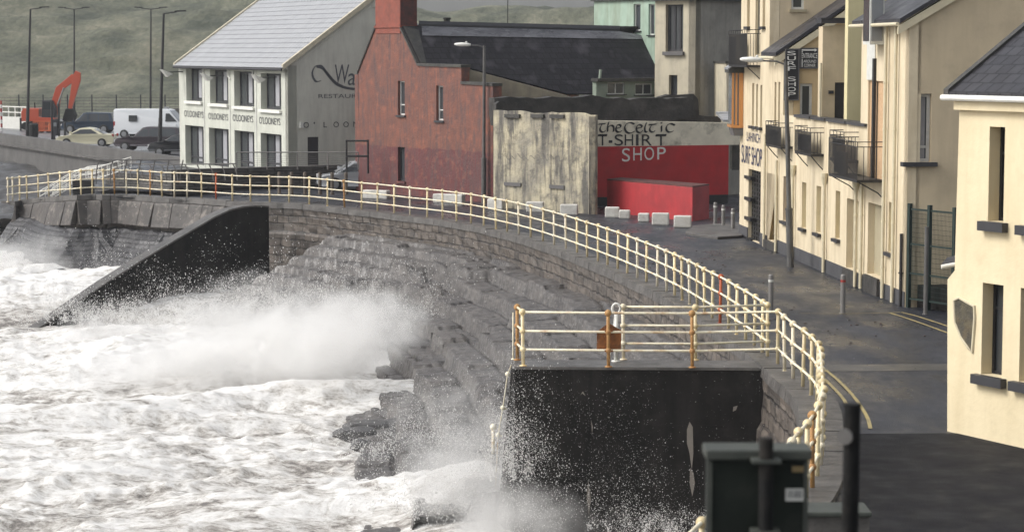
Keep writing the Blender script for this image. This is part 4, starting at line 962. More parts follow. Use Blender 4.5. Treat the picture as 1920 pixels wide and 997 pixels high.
MB().tube([pf.p(-.1,ez-.22,.36), pf.p(uL+.2,ez-.22,.36)], .06, 8).build('gutter', 'dark_frame', root)
pb = Pl(pf.p(uL,0), (gd.x,gd.y)); mb = MB(); mb.wall(pb, [(0,0),(gw,0),(gw,ez),(gw/2,rz_),(0,ez)], (), .3); mb.build('end_wall', 'pub_grey', root)
MB().pbox(pf, 0,0,uL,ez,-gw-.002,-gw+.3).build('back_wall', 'pub_grey', root)
cpos = pg.p(pg.uv(690,8)[0]+.15, 0); mb = MB(); zz = pg.uv(690,14)[1]; mb.box(cpos.x-.3,cpos.y,zz,cpos.x+.25,cpos.y+.6,zz+2); mb.build('chimney', 'pub_grey', root)

# terrace wire rail, ramp rails, goal frame
def simple_rail(pts, label, h=1.05, mat='steel', posts=6, cat='railing', lv=(1.05,), tilt=0, wires=0, r=.03, name='railing'):
    pts = [Vector(p) for p in pts]; root = thing(name, pts[0], label, cat)
    for v in lv: MB().tube([p+Vector((0,0,v)) for p in pts], r, 6).build('rail', mat, root)
    rs = resn(pts, posts)
    for p in rs: MB().tube([p, p+Vector((tilt*.2,0,h*.55)), p+Vector((tilt,0,h))], r, 6).build('post', mat, root)
    if wires:
        mb = MB()
        for k in range(wires): mb.tube([p+Vector((0,0,.15+k*(h-.2)/wires)) for p in pts], .006, 4)
        mb.build('wire', mat, root)
    return root
simple_rail([D(444,318,110.8), D(560,318,110.5), D(672,318,110.2)], 'wire balustrade along the terrace before the pub gable', .85, posts=5, lv=(.85,), wires=7)
simple_rail([D(180,345,107.5), D(262,345,107.3), D(338,345,107)], 'dark angled handrail over the steps at the end of the pub', 1.15, 'galv', 7, lv=(1.15,), tilt=.15)
simple_rail([D(225,336,108.4), D(300,340,108), D(445,338,107.6)], 'low steel handrail sloping along the terrace edge', .8, 'steel', 11, lv=(.8,), tilt=-.22)
for k, (dx, dy, lab) in enumerate([(0,0,'white stair handrail nearest the promenade end'),(10,-3,'white stair handrail just behind the first one'),(24,-7,'farthest white stair handrail by the rocks')]):
    simple_rail([D(75+dx,378+dy,117), D(140+dx,340+dy,115), D(178+dx,336+dy,114), D(222+dx,322+dy,113)], lab, .55, 'white_paint', 9, lv=(.0,.28,.55), r=.022, name='handrail')
root = thing('frame_sign', D(650,318,109.9), 'dark square metal frame standing on the terrace by the red gable', 'metal frame')
mb = MB(); gp = Pl(D(650,318,109.9), (1,-.1)); ub = gp.uv(690,290)[0]
for q in ([(0,1.0),(0,2.65)], [(0,2.6),(ub,2.6)], [(0,1.85),(ub,1.85)], [(ub,1.0),(ub,2.65)]): mb.tube([gp.p(*q[0]), gp.p(*q[1])], .05, 6)
mb.build('frame', 'black_iron', root)
mb = MB(); p = D(136,369,109.6); mb.box(p.x,p.y,-.1,p.x+.9,p.y+1.0,.68); mb2 = mb.build('utility_box', 'black_iron', bevel=.02); setprop(mb2, 'square dark box at the head of the white stairs', 'utility box')

# ---- red house
ra = G(672,358); rd = Vector((.593,-.805)); rp = Pl(ra, (rd.x, rd.y))
pmat('red_render', (.21,.074,.046), (.135,.056,.043), scale=1.6, rough=.55, bump=.3, bscale=9, streak=.85, streakc=(.085,.052,.05), sscale=3.6, scon=(.44,.62), spots=.4, spotc=(.36,.12,.065), spscale=2.5, band=(2.35,(.13,.033,.033),(.10,.028,.029)))
o_ = PP(rp, [(672,362),(672,135),(705,50),(750,50),(783,122),(865,126),(865,157),(924,161),(924,392)])
o_[0] = (0,-.3); o_[-1] = (o_[-2][0], -.3)
h1 = [rp.rect(746,152,759,216), rp.rect(818,161,831,226), rp.rect(746,276,759,340)]
root = thing('red_house', ra, 'weathered red gable-ended house with a tall chimney', 'house')
mb = MB(); mb.wall(rp, o_, h1, .5, .2); mb.build('wall', 'red_render', root)
for i, h in enumerate(h1):
    w_ = window(rp, h, root, rev=.17, fm='white_frame' if i < 2 else 'dark_frame', fw=.07, bars_h=(.30,) if i < 2 else (), sill='dark_sill' if i < 2 else 'red_render', sill_h=.1)
pmat('chimney_red', (.26,.065,.04), (.19,.055,.038), scale=3, rough=.6, bump=.15, spots=.2); pmat('chimney_dark', (.12,.03,.022), (.05,.02,.018), scale=3, rough=.6, bump=.3)
rdir = Vector((.805,.593,0)); cu0, cv0 = rp.uv(705,52); cu1 = rp.uv(751,52)[0]
P = [rp.p(cu0,cv0-.3,.03), rp.p(cu1,cv0-.3,.03)]; P += [P[1]+rdir*.95, P[0]+rdir*.95]
MB().prism(P, (0,0,3.4)).build('chimney', 'chimney_red', root)
P = [rp.p(cu1,cv0-.6,.02)+rdir*.012+rp.U*.003, rp.p(cu1,cv0-.6,.02)+rp.U*.035+rdir*.012]; P += [P[1]+rdir*.95, P[0]+rdir*.95]
MB().prism(P, (0,0,3.7)).build('chimney_shaded_side', 'chimney_dark', root)  # thin slab on the right flank: side shade painted as a darker red
P = [rp.p(cu0-.06,cv0-.02,.08), rp.p(cu1+.06,cv0-.02,.08)]; P += [P[1]+rdir*1.05, P[0]+rdir*1.05]; MB().prism(P, (0,0,.1)).build('chimney_band', 'chimney_red', root)
# roof plane: ridge through the apex along rdir, falling along rd
ap = rp.p(*rp.uv(750,50)); ev = rp.p(*rp.uv(783,122)); fall = (ev-ap)
rn = rdir.cross(fall).normalized(); rn = -rn if rn.z < 0 else rn
def on_roof(px, py, lift=0):
    d = ray(px,py); o = Vector((0,0,HCAM)); t = (ap-o).dot(rn)/d.dot(rn); return o+d*t+rn*lift
slate_mat('dark_slate', (.022,.019,.024), (.011,.010,.013), .42, ((rdir.x,rdir.y,0), tuple(fall.normalized())), rough=.4, wet=.25, row=.34, patch=(.075,.07,.078), mortar=.03)
pts = [(752,52),(783,50),(1226,72),(1228,178),(1062,178),(866,127),(786,122)]
P = [on_roof(*q) for q in pts]
MB().prism(P, rn*.10).build('roof', 'dark_slate', root)
pmat('felt', (.20,.20,.215), (.09,.088,.10), scale=1.1, rough=.15, rough2=.4, bump=.1, spots=.6, spotc=(.02,.02,.025), spscale=.9, stretch=(.5,.5,2))
P = [on_roof(*q, .11) for q in [(788,52),(1160,62),(1215,72),(1215,77),(790,70)]]; MB().prism(P, rn*.02).build('felt_strip', 'felt', root)
P = [on_roof(*q, .12) for q in [(783,47),(1160,56),(1160,62),(783,53)]]; MB().prism(P, Vector((0,0,.12))).build('ridge', 'dark_sill', root)
back = Vector((-rd.x*1.7, -rd.y*1.7, fall.z*1.2)); P = [ap+rdir*1.1, ap+rdir*16, ap+rdir*16+back, ap+rdir*.6+back]; MB().prism(P, Vector((0,0,.1))).build('roof', 'dark_slate', root)
# verge capping on both gable slopes
pmat('dark_cap', (.06,.055,.05), (.03,.03,.028), scale=3, rough=.5, bump=.3, spots=.3, spotc=(.12,.12,.06))
for a, b in (((671,137),(705,51)), ((750,51),(783,122)), ((783,123),(866,126)), ((865,157),(925,161))):
    A_, B_ = rp.uv(*a), rp.uv(*b); P = [rp.p(A_[0],A_[1]-.02,.06), rp.p(B_[0],B_[1]-.02,.06), rp.p(B_[0],B_[1]-.02,-.52), rp.p(A_[0],A_[1]-.02,-.52)]
    MB().prism(P, (0,0,.13)).build('capping', 'dark_cap', root)
a = on_roof(783,52); P = [rp.p(*rp.uv(751,52),-.1), rp.p(*rp.uv(784,122),-.1), on_roof(797,121,.0), on_roof(783,60,0)]
MB().prism([p+rn*.11 for p in P], rn*.03).build('mossy_verge', 'dark_cap', root)
# side wall going back from right end and lean-to gable parapet
pmat('tan_render', (.17,.15,.105), (.12,.105,.08), scale=1.5, rough=.7, bump=.2, streak=.4, streakc=(.07,.065,.055))
sp = Pl(rp.p(rp.uv(864,157)[0], 0, -.55), (rdir.x, rdir.y))
lp = Pl(rp.p(rp.uv(866,157)[0], 0, -.5), (.97,-.12))
o_ = PP(lp, [(866,130),(880,131),(1060,179),(1078,186),(1078,300),(866,300)]); MB().wall(lp, o_, (), .3).build('lean_to_wall', 'tan_render', root)
rb = Pl(rp.p(o_[0][0]*0+rp.uv(922,161)[0],0,-.02), (rdir.x,rdir.y)); MB().pbox(rb, 0, 0, 8, 4.3, -.4, 0).build('side_wall', 'tan_render', root)
lf = Pl(rp.p(0,0,-.02), (rdir.x,rdir.y)); MB().pbox(lf, 0, 0, 14, rp.uv(672,140)[1], -.3, -.001).build('side_wall', 'red_render', root)
mb = MB(); q = on_roof(838,47,.1); p = D(838,48,112); mb.lathe([(.16,-.2),(.16,.28),(.2,.3),(.2,.38)], p, 10); mb.build('chimney_pot', 'dark_cap', root)
p = D(952,47,114.5); root2 = thing('aerial', p, 'thin aerial mast on the dark roof ridge', 'aerial'); MB().tube([p-Vector((0,0,.6)), p+Vector((0,0,2.6))], .022, 6).build('mast', 'black_iron', root2); MB().tube([p+Vector((-.5,0,2.3)), p+Vector((.5,0,2.3))], .012, 5).build('crossbar', 'black_iron', root2)

# ---- green house behind
pmat('green_render', (.36,.47,.38), (.28,.38,.30), scale=1.0, rough=.65, bump=.08, streak=.55, streakc=(.16,.15,.09), sscale=1.5)
root = thing('green_house', D(1170,200,119), 'pale green stained house behind the dark slate roof', 'house')
ga = D(1226,100,115.5); gp = Pl(ga, (rdir.x*-1, rdir.y*-1)); g1 = Pl(D(1114,100,121), (D(1226,100,116.5)-D(1114,100,121)))
o_ = PP(g1, [(1114,2),(1228,0),(1228,230),(1114,230)]); hs_ = [g1.rect(1188,8,1201,58), g1.rect(1216,8,1227,66)]
MB().wall(g1, o_, hs_, .3, .15).build('wall', 'green_render', root)
for h in hs_: window(g1, h, root, rev=.13, fm='off_white', fw=.06, bars_v=(), sill='dark_sill', sill_h=.06)
MB().pbox(g1, -.15, g1.uv(1114,3)[1], g1.uv(1228,0)[0]+.1, g1.uv(1114,3)[1]+.28, -9, .15).build('roof', 'dark_cap', root)
MB().pbox(g1, 0, 0, .3, g1.uv(1114,3)[1], -9, -.3).build('side_wall', 'green_render', root)
pmat('sage', (.26,.30,.24), (.20,.24,.19), scale=1.5, rough=.65, bump=.1)
root = thing('sage_annexe', D(1150,180,108), 'low sage green annexe with two small double windows under the dark roof', 'annexe')
g2 = Pl(D(1118,180,107.5), (D(1228,180,109.5)-D(1118,180,107.5))); o_ = PP(g2, [(1118,152),(1230,152),(1230,240),(1118,240)]); hs_ = [g2.rect(1139,155,1171,177), g2.rect(1191,157,1223,178)]
MB().wall(g2, o_, hs_, .3, .1).build('wall', 'sage', root)
for h in hs_: window(g2, h, root, rev=.08, fm='off_white', fw=.05, bars_v=(.5,), sill='dark_sill', sill_h=.05)
MB().pbox(g2, -.1, g2.uv(1118,153)[1], g2.uv(1230,152)[0], g2.uv(1118,148)[1]+.02, -.3, .25).build('eaves', 'dark_cap', root)
MB().tube([g2.p(*g2.uv(1120,152),.1), g2.p(*g2.uv(1122,150),.1), g2.p(*g2.uv(1124,131),.1)], .07, 8).build('flue_pipe', 'sage', root)
# ---- tall cream and grey house
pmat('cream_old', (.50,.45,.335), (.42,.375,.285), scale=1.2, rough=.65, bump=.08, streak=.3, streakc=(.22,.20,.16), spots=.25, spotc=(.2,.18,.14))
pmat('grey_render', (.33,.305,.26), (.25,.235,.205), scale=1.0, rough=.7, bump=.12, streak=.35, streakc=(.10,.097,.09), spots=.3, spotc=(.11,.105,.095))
tc_ = D(1303,200,107); tc_.z = 0; cf = Pl(tc_, (-.75,.66)); cs = Pl(tc_, (.66,.75))
root = thing('tower_house', tc_, 'tall house with a cream front and blank grey side behind the T-shirt wall', 'house')
uW = cf.uv(1228,100)[0]; ztop = cf.uv(1300,1)[1]
hs_ = [cf.rect(1248,9,1281,97), cf.rect(1254,141,1270,180)]
MB().wall(cf, [(0,0),(uW,0),(uW,ztop),(0,ztop)], hs_, .4, .25).build('wall', 'cream_old', root)
window(cf, hs_[0], root, rev=.22, fm='dark_frame', fw=.12, bars_v=(.32,.62), sill='grey_sill', sill_h=.18, sill_out=.15); window(cf, hs_[1], root, rev=.22, fw=.08)
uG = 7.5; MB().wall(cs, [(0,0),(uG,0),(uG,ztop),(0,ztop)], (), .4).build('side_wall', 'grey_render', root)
P = [cf.p(-.25,ztop,.25), cf.p(uW+.1,ztop,.25), cf.p(uW+.1,ztop,.25)+cs.U*(uG+.6), cf.p(-.25,ztop,.25)+cs.U*(uG+.6)]; MB().prism(P, (0,0,.3)).build('roof', 'dark_cap', root)
root = thing('side_porch', D(1380,200,104), 'narrow cream lean-to beside the blank grey wall', 'annexe')
g3 = Pl(D(1362,150,104.5), (1,.1)); o_ = PP(g3, [(1362,119),(1400,119),(1400,240),(1362,240)]); MB().wall(g3, o_, (), 3).build('wall', 'cream_old', root); MB().pbox(g3, -.06, g3.uv(1362,119)[1], g3.uv(1400,119)[0], g3.uv(1362,115)[1], -3, .08).build('coping', 'dark_cap', root)

# ---- mottled grey boundary wall and rubble wall behind
pmat('mottled', (.52,.46,.32), (.26,.24,.195), scale=1.3, rough=.7, bump=.6, bscale=7, streak=.9, streakc=(.085,.08,.075), sscale=1.8, scon=(.44,.58), spots=.75, spotc=(.06,.058,.056), spscale=1.9)
wa, wb = G(924,389), G(1117,402); wp = Pl(wa, wb-wa)
r = random.Random(4); xs_ = [925+i*12 for i in range(17)]
topl = [wp.uv(x, 208+6*(x-925)/190+r.uniform(-2.5,2.5)) for x in xs_]
o_ = [(topl[0][0],-.3)]+topl+[(topl[-1][0],-.3)]
hs_ = [wp.rect(948,269,976,342), wp.rect(1033,274,1057,347)]
root = thing('boundary_wall', wa, 'mottled grey and cream wall with two blocked windows', 'wall')
MB().wall(wp, o_, hs_, .13, .03).build('wall', 'mottled', root)
for h in hs_:
    MB().pbox(wp, h[0]+.004,h[1]+.004,h[2]-.004,h[3]-.004,-.12,-.015).build('blocked_window', 'mottled', root); MB().pbox(wp, h[0]-.05,h[1]-.16,h[2]+.05,h[1]-.002,-.05,.06).build('sill', 'grey_sill', root)
mb = MB()
for x0, x1, y in ((948,976,217),(997,1021,217),(1033,1059,218)): q = wp.rect(x0,y-3,x1,y+4); mb.pbox(wp, *q, .0, .1)
mb.build('vent_slab', 'dark_cap', root)
mb = MB(); a, b = wp.uv(932,292)
strokes(mb, wp, [[(a+i*.12+.04*math.sin(i*2.1), b+.10*math.sin(i*1.9)+.05*math.sin(i*.7)) for i in range(34)]], (.008,.012), .006)
flat('scrawl', (.13,.12,.115), .7); mb.build('graffiti', 'scrawl', root)
# rubble wall: lumpy
rw = Pl(D(930,200,101.5), (.955,.297))
def lump_wall(pl, outline_px, thick, name, mat, parent, seed):
    o_ = PP(pl, outline_px); r = random.Random(seed); O = []
    for a, b in zip(o_, o_[1:]+o_[:1]):
        n = max(1, int(math.dist(a,b)/.35))
        for k in range(n): O.append((a[0]+(b[0]-a[0])*k/n+(r.uniform(-.03,.03)), a[1]+(b[1]-a[1])*k/n+r.uniform(-.05,.05)))
    return MB().wall(pl, O, (), thick).build(name, mat, parent, bevel=.0)
root = thing('rubble_wall', D(930,200,100.8), 'thick ruined rubble wall darkened with moss above the T-shirt shop wall', 'ruined wall')
lump_wall(rw, [(926,186),(940,182),(1020,184),(1110,180),(1180,186),(1290,184),(1300,190),(1299,222),(1180,235),(930,235)], .9, 'masonry', 'dark_rubble', root, 2)
lump_wall(Pl(rw.A+Vector((0,-.6,0)), rw.U), [(930,196),(936,192),(960,206),(1100,219),(1112,226),(1112,236),(930,236)], .4, 'loose_capping', 'dark_rubble', root, 5)
lump_wall(Pl(rw.A+Vector((0,1.0,0)), rw.U), [(1240,184),(1258,178),(1300,176),(1309,186),(1312,215),(1360,222),(1360,240),(1240,240)], .6, 'fallen_end', 'dark_rubble', root, 8)
# ---- T-shirt shop wall
MB().pbox(Pl(wb, (-.05,1)), 0, -.2, 4.5, wp.uv(1117,214)[1]-.1, .02, .3).build('return_wall', 'mottled', bpy.data.objects['boundary_wall'])
tA = G(1117,387); tp_ = Pl(tA, (.955,.297)); uT = tp_.uv(1366,280)[0]
pmat('tshirt_wall', (.74,.68,.54), (.58,.53,.42), scale=1.2, rough=.6, bump=.15, spots=.7, spotc=(.16,.15,.12), spscale=1.0)
pmat('red_paint', (.44,.018,.022), (.34,.016,.020), scale=1.5, rough=.55, bump=.1, spots=.2, spotc=(.15,.012,.014))
zs = tp_.uv(1240,273.5)[1]; zt_ = tp_.uv(1117,226)[1]
root = thing('painted_wall', tA, 'red and cream shop wall lettered the Celtic T-SHIRT SHOP', 'wall')
MB().wall(tp_, [(0,zs),(uT+.6,zs),(uT+.6,tp_.uv(1366,231)[1]),(0,zt_)], (), .4).build('upper_wall', 'tshirt_wall', root)
MB().pbox(tp_, 0,.42,uT,zs-.002,-.4,.012).build('lower_wall', 'red_paint', root)
MB().pbox(tp_, 0,-.2,uT,.418,-.4,.015).build('plinth', 'black_paint', root)
# pen-lettered sign, drawn in pixel measure then laid on the wall plane
mb = MB(); U_ = lambda pts: [tp_.uv(x,y) for x,y in pts]
cel = [ # t h e
 [(1122,233),(1135,232)],[(1129,233),(1125,240),(1126,246),(1131,248),(1135,245)],
 [(1141,229),(1139,238),(1139,247)],[(1139,240),(1145,235),(1150,238),(1150,247)],
 [(1155,241),(1163,239),(1163,235),(1158,234),(1155,239),(1155,245),(1160,248),(1166,245)],
 # C e
 [(1189,233),(1182,230),(1174,233),(1171,240),(1174,247),(1181,250),(1190,246)],
 [(1193,241),(1203,239),(1202,235),(1197,234),(1193,239),(1194,246),(1199,249),(1205,245)],
 # l t i c
 [(1212,230),(1209,238),(1209,246),(1213,248)],
 [(1216,234),(1230,233)],[(1222,234),(1218,241),(1219,246),(1224,248),(1228,245)],
 [(1240,236),(1240,247)],[(1239,230),(1241,231)],
 [(1265,235),(1257,232),(1250,236),(1249,243),(1254,248),(1262,246)]]
for pth_ in cel: strokes(mb, tp_, [U_(pth_)], (.042,.03), .02)
def px_text(mb, s, pl, x0, x1, yb, yt, off=.02):
    u0_ = pl.uv(x0,yb); u1_ = pl.uv(x1,yb); vt = pl.uv((x0+x1)/2,yt)[1]; text_mesh(mb, s, pl, u0_[0], u0_[1], vt-u0_[1], u1_[0]-u0_[0], off)
for s_, x0, x1 in (('T',1121,1138),('-',1141,1148),('S',1152,1168),('H',1171,1187),('I',1192,1197),('R',1203,1222),('T',1229,1249)):
    if s_ == '-': q = tp_.rect(x0,263,x1,268); mb.pbox(tp_, *q, .018,.02)
    elif s_ == 'I': q = tp_.rect(x0,252,x1,273); mb.pbox(tp_, *q, .018,.02)
    else:
        q = tp_.rect(x0,252,x1,273); text_mesh(mb, s_, tp_, q[0], q[1], q[3]-q[1], q[2]-q[0], .02)
        strokes(mb, tp_, [[(q[0]+.02,q[1]+.02),(q[2]-.02,q[1]+.02)]] if s_ in 'L' else [[(q[0],q[3]-.04),(q[2],q[3]-.04)]] if s_ == 'T' else [], (.02,.05), .02)
mb.build('lettering', 'black_paint', root)
mb = MB()
for s_, x0, x1, yt, yb in (('S',1166,1181,278,303),('H',1187,1203,277,301),('O',1208,1226,276,300),('P',1232,1248,276,299)):
    q = tp_.rect(x0,yt,x1,yb); text_mesh(mb, s_, tp_, q[0], q[1], q[3]-q[1], q[2]-q[0], .02)
mb.build('lettering', 'white_letter', root)
sp_ = Pl(tp_.p(uT-.2,0,.6), (-.05,1)); 
o = MB().box(*(lambda a,b: (a.x,a.y,1.35,a.x+.35,a.y+.9,3.2))(G(1372,372),0)).build('dark_shutter', 'dark_cap'); setprop(o, 'dark weathered boarding between the red wall and surf shop', 'boarding')
p = D(1340,230,99); root = thing('slate_canopy', p, 'small grey slate canopy at the end of the shop wall', 'canopy'); P = [D(1342,214,100),D(1372,213,100),D(1390,229,98),D(1356,229,98)]; MB().prism(P, (0,0,.1)).build('roof', 'pale_slate', root)
# planter
pmat('planter_red', (.40,.03,.035), (.30,.025,.03), scale=1.5, rough=.45, bump=.1, streak=.3, streakc=(.18,.02,.022))
c0 = G(1298,415); c1 = G(1138,398); c2 = c0+Vector((.75,1.35,0))*1.1; c3 = c1+(c2-c0)*.8
root = thing('planter', c0, 'bright red angular planter wall in front of the shop wall', 'planter')
MB().prism([Vector((c.x,c.y,-.05)) for c in (c0,c2,c3,c1)], (0,0,1.45)).build('wall', 'planter_red', root, bevel=.02)
MB().prism([Vector((c.x,c.y,1.402)) for c in (c0,c2,c3,c1)], (0,0,.05)).build('capping', 'chimney_dark', root)
# pavement blocks by the planter
pv = [G(1285,440),G(1300,427),G(1392,420),G(1392,446),G(1345,449)]
setprop(MB().prism([Vector((p.x,p.y,-.02)) for p in pv], (0,0,.12)).build('pavement', 'coping', bevel=.02), kind='structure')
# white blocks
pmat('whitewash', (.62,.61,.57), (.50,.48,.44), scale=2.5, rough=.65, bump=.35, bscale=6, spots=.45, spotc=(.2,.19,.17), spscale=2)
def block(x0, x1, yt, yb, label, ang):
    a, b = G(x0+2,yb-1), G(x1-2,yb-1); d = Vector(((b-a).length*math.cos(ang), (b-a).length*math.sin(ang), 0)); nrm = Vector((-d.y,d.x,0)).normalized()*.42; h_ = (yb-yt)*a.y/FPX*.93
    o = MB().prism([a,a+d,a+d+nrm,a+nrm], (0,0,h_)).build('concrete_block', 'whitewash', bevel=.05); setprop(o, label, 'concrete block', 'white blocks along the foot of the walls')
A1 = math.atan2(-.805,.593)*.45
for q in [(676,733,356,373,'white block at the far left under the red gable'),(809,874,363,381,'long white block in the middle of the red gable wall'),(911,946,372,393,'white block beside the lamp post where red wall meets grey'),(984,1021,378,399,'white block under the left blocked window'),
          (1048,1085,383,404,'white block under the right blocked window'),(1132,1163,388,409,'white block at the left end of the red planter'),(1158,1183,394,411,'small white block tucked beside the leftmost planter block'),(1194,1219,400,417,'grey-sided block in the middle of the planter'),(1220,1256,399,423,'large white block before the planter centre'),(1261,1298,404,428,'white block at the corner of the planter')]:
    block(*q, A1 if q[0] < 950 else -.12)

# ---- right-hand terrace of houses
fA, fB = G(1387,441), G(1697,576); fp_ = Pl(fA, fB-fA); back = -fp_.n
pmat('yellow_wall', (.67,.575,.41), (.59,.50,.35), scale=1.0, rough=.65, bump=.12, streak=.5, streakc=(.36,.27,.15), sscale=1.8, spots=.15, spotc=(.30,.24,.15), spscale=1.4)
pmat('beige_gable', (.60,.495,.335), (.51,.42,.29), scale=.5, rough=.7, bump=.15, streak=.4, streakc=(.34,.28,.19), sscale=.9, spots=.12, spotc=(.19,.17,.12), spscale=1)
pmat('ochre', (.62,.46,.25), (.54,.40,.22), scale=.9, rough=.65, bump=.08, streak=.2, streakc=(.28,.22,.12)); pmat('lemon', (.62,.56,.33), (.55,.49,.29), scale=1, rough=.6, bump=.06, streak=.2, streakc=(.35,.3,.14))
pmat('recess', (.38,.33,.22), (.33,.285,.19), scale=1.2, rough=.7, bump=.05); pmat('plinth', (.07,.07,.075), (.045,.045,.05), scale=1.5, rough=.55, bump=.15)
pmat('pipe_paint', (.60,.54,.38), (.52,.46,.33), scale=3, rough=.45, bump=.0); flat('dark_lead', (.05,.05,.055), .4)
U = lambda x, y=330: fp_.uv(x, y)[0]
slate_mat('house_slate', (.05,.048,.055), (.03,.03,.036), .3, ((fp_.U.x,fp_.U.y,0),(0,0,1.6)), rough=.25, wet=.3, row=.22)
def fwall(root, u0, u1, z1, holes, mat='yellow_wall', plh=.42, z0=-.2):
    MB().wall(fp_, [(u0,z0),(u1,z0),(u1,z1),(u0,z1)], holes, .35, .22).build('wall', mat, root)
    # plinth split round openings that reach the ground
    cuts = sorted([(h[0],h[2]) for h in holes if h[1] < plh]); x = u0; mb = MB()
    for a, b in cuts+[(u1,u1)]:
        if a > x+.02: mb.pbox(fp_, x, z0, a, plh, 0, .03)
        x = b
    mb.build('plinth', 'plinth', root)
def pipe(root, x, yt, yb, hopper=False, off=.1):
    u, vb = fp_.uv(x, yb); vt = fp_.uv(x, yt)[1]; mb = MB(); mb.tube([fp_.p(u,max(vb,.02),off), fp_.p(u,vt,off)], .05, 8)
    for k in np.arange(vb+1, vt, 1.3): mb.lathe([(.062,0),(.062,.05)], fp_.p(u,k,off), 8)
    if hopper: mb.lathe([(.06,-.25),(.12,0),(.12,.12)], fp_.p(u,vt,off), 8)
    mb.build('drainpipe', 'pipe_paint', root)
def balcony(root, x0, yt, x1, yb, depth=.45, zmid=.0, name='balcony'):
    u0,v0,u1,v1 = fp_.rect(x0,yt,x1,yb); mb = MB(); fl = MB().pbox(fp_, u0,v0-.08,u1,v0,.0,depth).build(name, 'black_iron', root)
    for v in (v1, v1-.14): mb.tube([fp_.p(u0,v,0), fp_.p(u0,v,depth), fp_.p(u1,v,depth), fp_.p(u1,v,0)], .014, 5)
    n = max(4, int((u1-u0)/.11))
    for i in range(n+1): u = u0+(u1-u0)*i/n; mb.tube([fp_.p(u,v0,depth), fp_.p(u,v1-(0 if i % 4 == 0 else .14),depth)], .011, 4)
    for k in range(1,4):
        for u in (u0,u1): mb.tube([fp_.p(u,v0,depth*k/4), fp_.p(u,v1-.14,depth*k/4)], .011, 4)
    mb.build('balusters', 'black_iron', fl)
    mb = MB()
    for u in (u0+.1, u1-.1): mb.tube([fp_.p(u,v0-.08,depth*.9), fp_.p(u,v0-.38,.12), fp_.p(u,v0-.5,.0)], .018, 5)
    mb.build('bracket', 'black_iron', fl)
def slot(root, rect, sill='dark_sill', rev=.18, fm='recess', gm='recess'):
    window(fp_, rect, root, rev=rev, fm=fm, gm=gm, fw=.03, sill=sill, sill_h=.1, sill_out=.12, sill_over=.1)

# house 1: surf shop
uA, uB, uC, uD, uE_ = U(1387), U(1440), U(1467), U(1612), U(1699,420)
z1 = 9.6
root = thing('surf_shop', fp_.p(uA,0), 'tall yellow surf shop at the far end of the terrace with blue lettering', 'shop')
gate = fp_.rect(1403,319,1426,463); gate = (gate[0], .02, gate[2], gate[3])
hs_ = [gate, fp_.rect(1416.5,-30,1424.5,105)]
slots = [fp_.rect(1410,156,1414,236), fp_.rect(1417.5,158,1421,237), fp_.rect(1425.5,160,1429,239)]
up = [fp_.rect(1401,-30,1406,50), fp_.rect(1430,-30,1435,50)]
fwall(root, uA, uB, z1, hs_+slots+up)
window(fp_, hs_[1], root, rev=.1, fm='recess', gm='glass')
for h in slots+up: slot(root, h, rev=.12)
mb = MB(); mb.pbox(fp_, gate[0]+.02, gate[1], gate[2]-.02, gate[3], -.2, -.17); gt = mb.build('gate', 'dark_cap', root)
mb = MB()
for k in range(17): v = gate[1]+(gate[3]-gate[1])*k/16; mb.pbox(fp_, gate[0]+.03, v-.02, gate[2]-.03, v+.02, -.16, -.12)
for k in range(6): u = gate[0]+.04+(gate[2]-gate[0]-.08)*k/5; mb.pbox(fp_, u-.02, gate[1], u+.02, gate[3]-.02, -.158, -.125)
mb.build('lattice', 'black_iron', gt)
for y in (333,373,410,449): q = fp_.rect(1399,y-3,1411,y+3); MB().pbox(fp_, *q, -.1, .08).build('hinge', 'black_iron', gt)
mb = MB()
px_text(mb, 'LAHINCH', fp_, 1401, 1426, 264, 249); px_text(mb, 'SURF SHOP', fp_, 1391, 1429, 304, 275)
mb.build('lettering', 'blue_letter', root)
balcony(root, 1391, 57, 1426, 122, .5)
mb = MB(); mb.pbox(fp_, *fp_.rect(1391,70,1404,118), .3, .48); mb.build('balcony_screen', 'black_iron', root)
# far end wall and gable facing the camera above house 2
ge = Pl(fp_.p(uA+.0,0), (back.x,back.y)); MB().pbox(ge, .36, 0, 8, z1, -.3, 0).build('end_wall', 'yellow_wall', root)
gb = Pl(fp_.p(uB,0,-.001), (back.x,back.y))
hw = gb.rect(1484,-14,1508,18)
MB().wall(gb, [(0.36,0),(8,0),(8,z1),(4,z1+3),(0.36,z1)], [hw], .3, .12).build('gable_wall', 'beige_gable', root)
window(gb, hw, root, rev=.1, fm='off_white', fw=.08, sill='recess', sill_h=.1)
P = [fp_.p(uA-.2,z1,.3), fp_.p(uB+.15,z1,.3), fp_.p(uB+.15,z1+3,-4), fp_.p(uA-.2,z1+3,-4)]; MB().prism(P, (0,0,.12)).build('roof', 'house_slate', root)
P = [fp_.p(uA-.2,z1,-8), fp_.p(uB+.15,z1,-8), fp_.p(uB+.15,z1+3,-4.01), fp_.p(uA-.2,z1+3,-4.01)]; MB().prism(P, (0,0,.12)).build('roof', 'house_slate', root)
